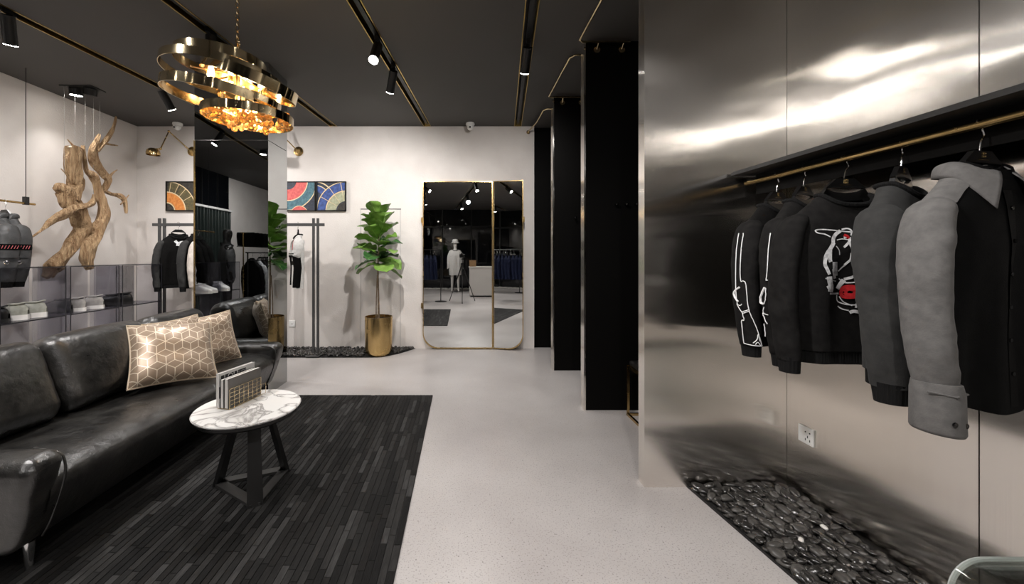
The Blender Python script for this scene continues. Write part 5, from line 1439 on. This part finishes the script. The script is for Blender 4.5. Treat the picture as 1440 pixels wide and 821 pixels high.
MB().lathe([(.001,-.112),(.036,-.112),(.036,-.075),(.040,-.074),(.040,-.042),(.034,-.041),(.034,-.044),(.001,-.047)], (0,0,1.245), 28, 'y', False).build('lens', M['black_glass'], cb)

# dark curtains on the far left, seen in the column
cu = thing('dark_curtain', 'floor-length dark green curtain beyond the rear shelves', 'curtain', (-5.1, -.45, 0))
cmx = pm('curtain_dark', (.006,.012,.010), .35, sheen=.2)
for (a, b) in ((-1.58,-.85),(-.82,-.1),(-.07,.68)):
    MB().grid(lambda u, v: Vector((-5.12+.035*math.sin(u*46+v), lerp(a,b,u), lerp(.02,2.2,v))), 70, 6).build('panel', cmx, cu, angle=80)
MB().box(-5.19,-1.6,2.2,-5.05,.7,2.24).build('reflection_bar', swhite, cu)  # white bar standing in for the light reflection along the curtain top
MB().box(-5.19,-1.6,2.24,-5.15,.7,CZ-.002).build('upper_glass', M['window_glass'], cu)
for y in (-1.2,-.7,-.2,.3): MB().box(-5.15,y-.01,2.24,-5.13,y+.01,CZ-.002).build('mullion', M['black_metal'], cu)

# racks: copies of three plain garments
def proto(name, label, mat, loc, rz, seed, group, hem=-.8):
    g = Garment(seed=seed, hem=hem, wk=.84, nu=28, nv=16, slw=.85); return garment(name, label, 'shirt', loc, rz, g, mat, mat, group, rib=False, cuff=False)
def floor_rack(label, x0, x1, y, z, along='x'):
    if along == 'x': c = ((x0+x1)/2, y, 0)
    else: c = (y, (x0+x1)/2, 0)
    t = thing('garment_rack', label, 'rack', c)
    def pt(u, v, zz): return (u, v, zz) if along == 'x' else (v, u, zz)
    MB().cyl(pt(x0,y,z), pt(x1,y,z), .011, n=10).build('top_bar', M['black_metal'], t)
    for u in (x0+.06, x1-.06):
        MB().cyl(pt(u,y,.012), pt(u,y,z), .013, n=10).build('post', M['black_metal'], t)
        MB().lathe([(.001,0),(.16,0),(.16,.012),(.001,.016)], pt(u,y,0), 28, capa=False).build('base_plate', M['black_metal'], t)
    return t
def hang_row(pro, pts, rz0, lab, jit=.12):
    rr = random.Random(len(pts)+int(abs(pts[0][0])*10))
    for p in pts:
        dup(pro, p, rz0+rr.uniform(-jit,jit)); dup(HGP, p, rz0, 'plain black hanger in the '+lab, 'hangers in the '+lab)
HGP = hanger(Vector((-3.9,-.25,1.28)), 0, 'plain black hanger in the two-tier rail row', 'hangers in the two-tier rail row', False)
floor_rack('black rack of navy clothes beside the tripod', -1.95, -.52, -.17, 1.40)
n1 = proto('navy_shirt', 'navy shirt on the rack beside the tripod', M['fab_navy'], (-.95,-.17,1.40), R(86), 31, 'navy clothes on the tripod-side rack')
hang_row(n1, [(-1.05-.1*k, -.17, 1.40) for k in range(6)]+[(-.85,-.17,1.40),(-.75,-.17,1.40)], R(86), 'navy rack row')
floor_rack('black rack of mixed clothes near the night window', -2.7, -1.55, -2.45, 1.45)
n2 = proto('navy_shirt', 'navy shirt on the rack near the night window', M['fab_navy'], (-2.2,-2.45,1.45), R(80), 32, 'navy shirts near the night window')
hang_row(n2, [(-2.3-.1*k, -2.45, 1.45) for k in range(3)]+[(-2.1,-2.45,1.45)], R(80), 'window rack row')
n3 = proto('white_shirt', 'white shirt on the rack near the night window', M['fab_white'], (-1.8,-2.45,1.45), R(60), 33, 'white shirts near the night window')
hang_row(n3, [(-1.9,-2.45,1.45)], R(60), 'window rack row')
# two-tier rail along the left
ft = floor_rack('brass two-tier clothes rail along the rear left wall', -2.3, -.05, -3.9, 1.30, 'y')
MB().cyl((-3.98,-2.3,1.66), (-3.98,-.05,1.66), .010, n=10).build('upper_bar', M['brass'], ft)
for y in (-2.24,-.11): MB().cyl((-3.98,y,0), (-3.98,y,1.66), .011, n=10).build('upper_post', M['brass'], ft)
k1 = proto('black_shirt', 'black shirt on the two-tier rail', M['fab_black2'], (-3.9,-.25,1.30), R(18), 34, 'black shirts on the two-tier rail', -1.05)
hang_row(k1, [(-3.9,-.25-.15*k,1.30) for k in (2,3,5,6,8,9,11,12)], R(18), 'two-tier rail row', .06)
k2 = proto('grey_shirt', 'pale grey striped shirt on the two-tier rail', fab('grey_mid', (.30,.31,.32), (.22,.23,.24)), (-3.9,-.40,1.30), R(18), 35, 'grey shirts on the two-tier rail', -1.0)
hang_row(k2, [(-3.9,-.25-.15*k,1.30) for k in (4,7,10)], R(18), 'two-tier rail row', .06)
def trousers(p, first=[None]):
    if first[0] is None:
        t = thing('folded_trousers', 'black trousers folded over the upper bar', 'trousers', p, 0, 'folded trousers on the upper bar'); q = MB()
        def fn(u, v):
            a = v*2-1; s = 1 if a > 0 else -1
            return Vector((lerp(-.16,.16,u)+.008*math.sin(v*7), s*(.012+.008*math.sin(u*9+v*4))*min(1,abs(a)*6), .014-.26*max(0,abs(a)-.05)))
        q.grid(fn, 10, 20).build('cloth', M['fab_black2'], t, local=True, angle=80); 
        MB().box(-.165,-.0135,-.25,.165,.0135,-.235).build('hem', M['fab_black'], t, local=True); first[0] = t
    else: dup(first[0], p)
for k in range(14): trousers(Vector((-3.98, -.2-.14*k, 1.66)))
# clothes on the rear hanging rod (mirror view)
hr2 = thing('hanging_rod', 'slim brass rod hung above the rear shoe shelves', 'rod', (-4.08, 1.1, 1.63))
MB().cyl((-4.08,.55,1.63), (-4.08,1.9,1.63), .010, n=12).build('rod', M['brass'], hr2)
for y in (.7,1.8): MB().cyl((-4.08,y,1.63), (-4.08,y,CZ), .003, n=8).build('wire', M['black_metal'], hr2)
k3 = proto('black_shirt', 'black shirt on the rod above the rear shelves', M['fab_black'], (-4.08,1.05,1.63), R(12), 36, 'black shirts above the rear shelves')
hang_row(k3, [(-4.08,.93,1.63),(-4.08,1.18,1.63)], R(12), 'rear rod row', .05)
proto('white_shirt', 'white shirt on the rod above the rear shelves', M['fab_white'], (-4.08,1.36,1.63), R(12), 37, 'white shirt above the rear shelves')
# white pebble strip inside the window
q = bmesh.new(); me0 = peb_mesh(31, M['pebble_white']); rr = random.Random(8)
wp = thing('white_pebbles', 'strip of white pebbles along the foot of the night window', 'pebbles', (-1.2,-4.2,0)); ML = MB()
base = [v.co.copy() for v in me0.vertices]; fcs = [tuple(p.vertices) for p in me0.polygons]
for k in range(420):
    e = Euler((rr.uniform(-.3,.3), rr.uniform(-.3,.3), rr.uniform(0,6.28))).to_matrix(); c = Vector((rr.uniform(-3.4,.9), rr.uniform(-4.25,-3.85), .014))
    ML.add([e @ v*1.3+c for v in base], fcs)
o = ML.build('pebble_mass', M['pebble_white'], wp, angle=180); o['kind'] = 'stuff'
q.free()
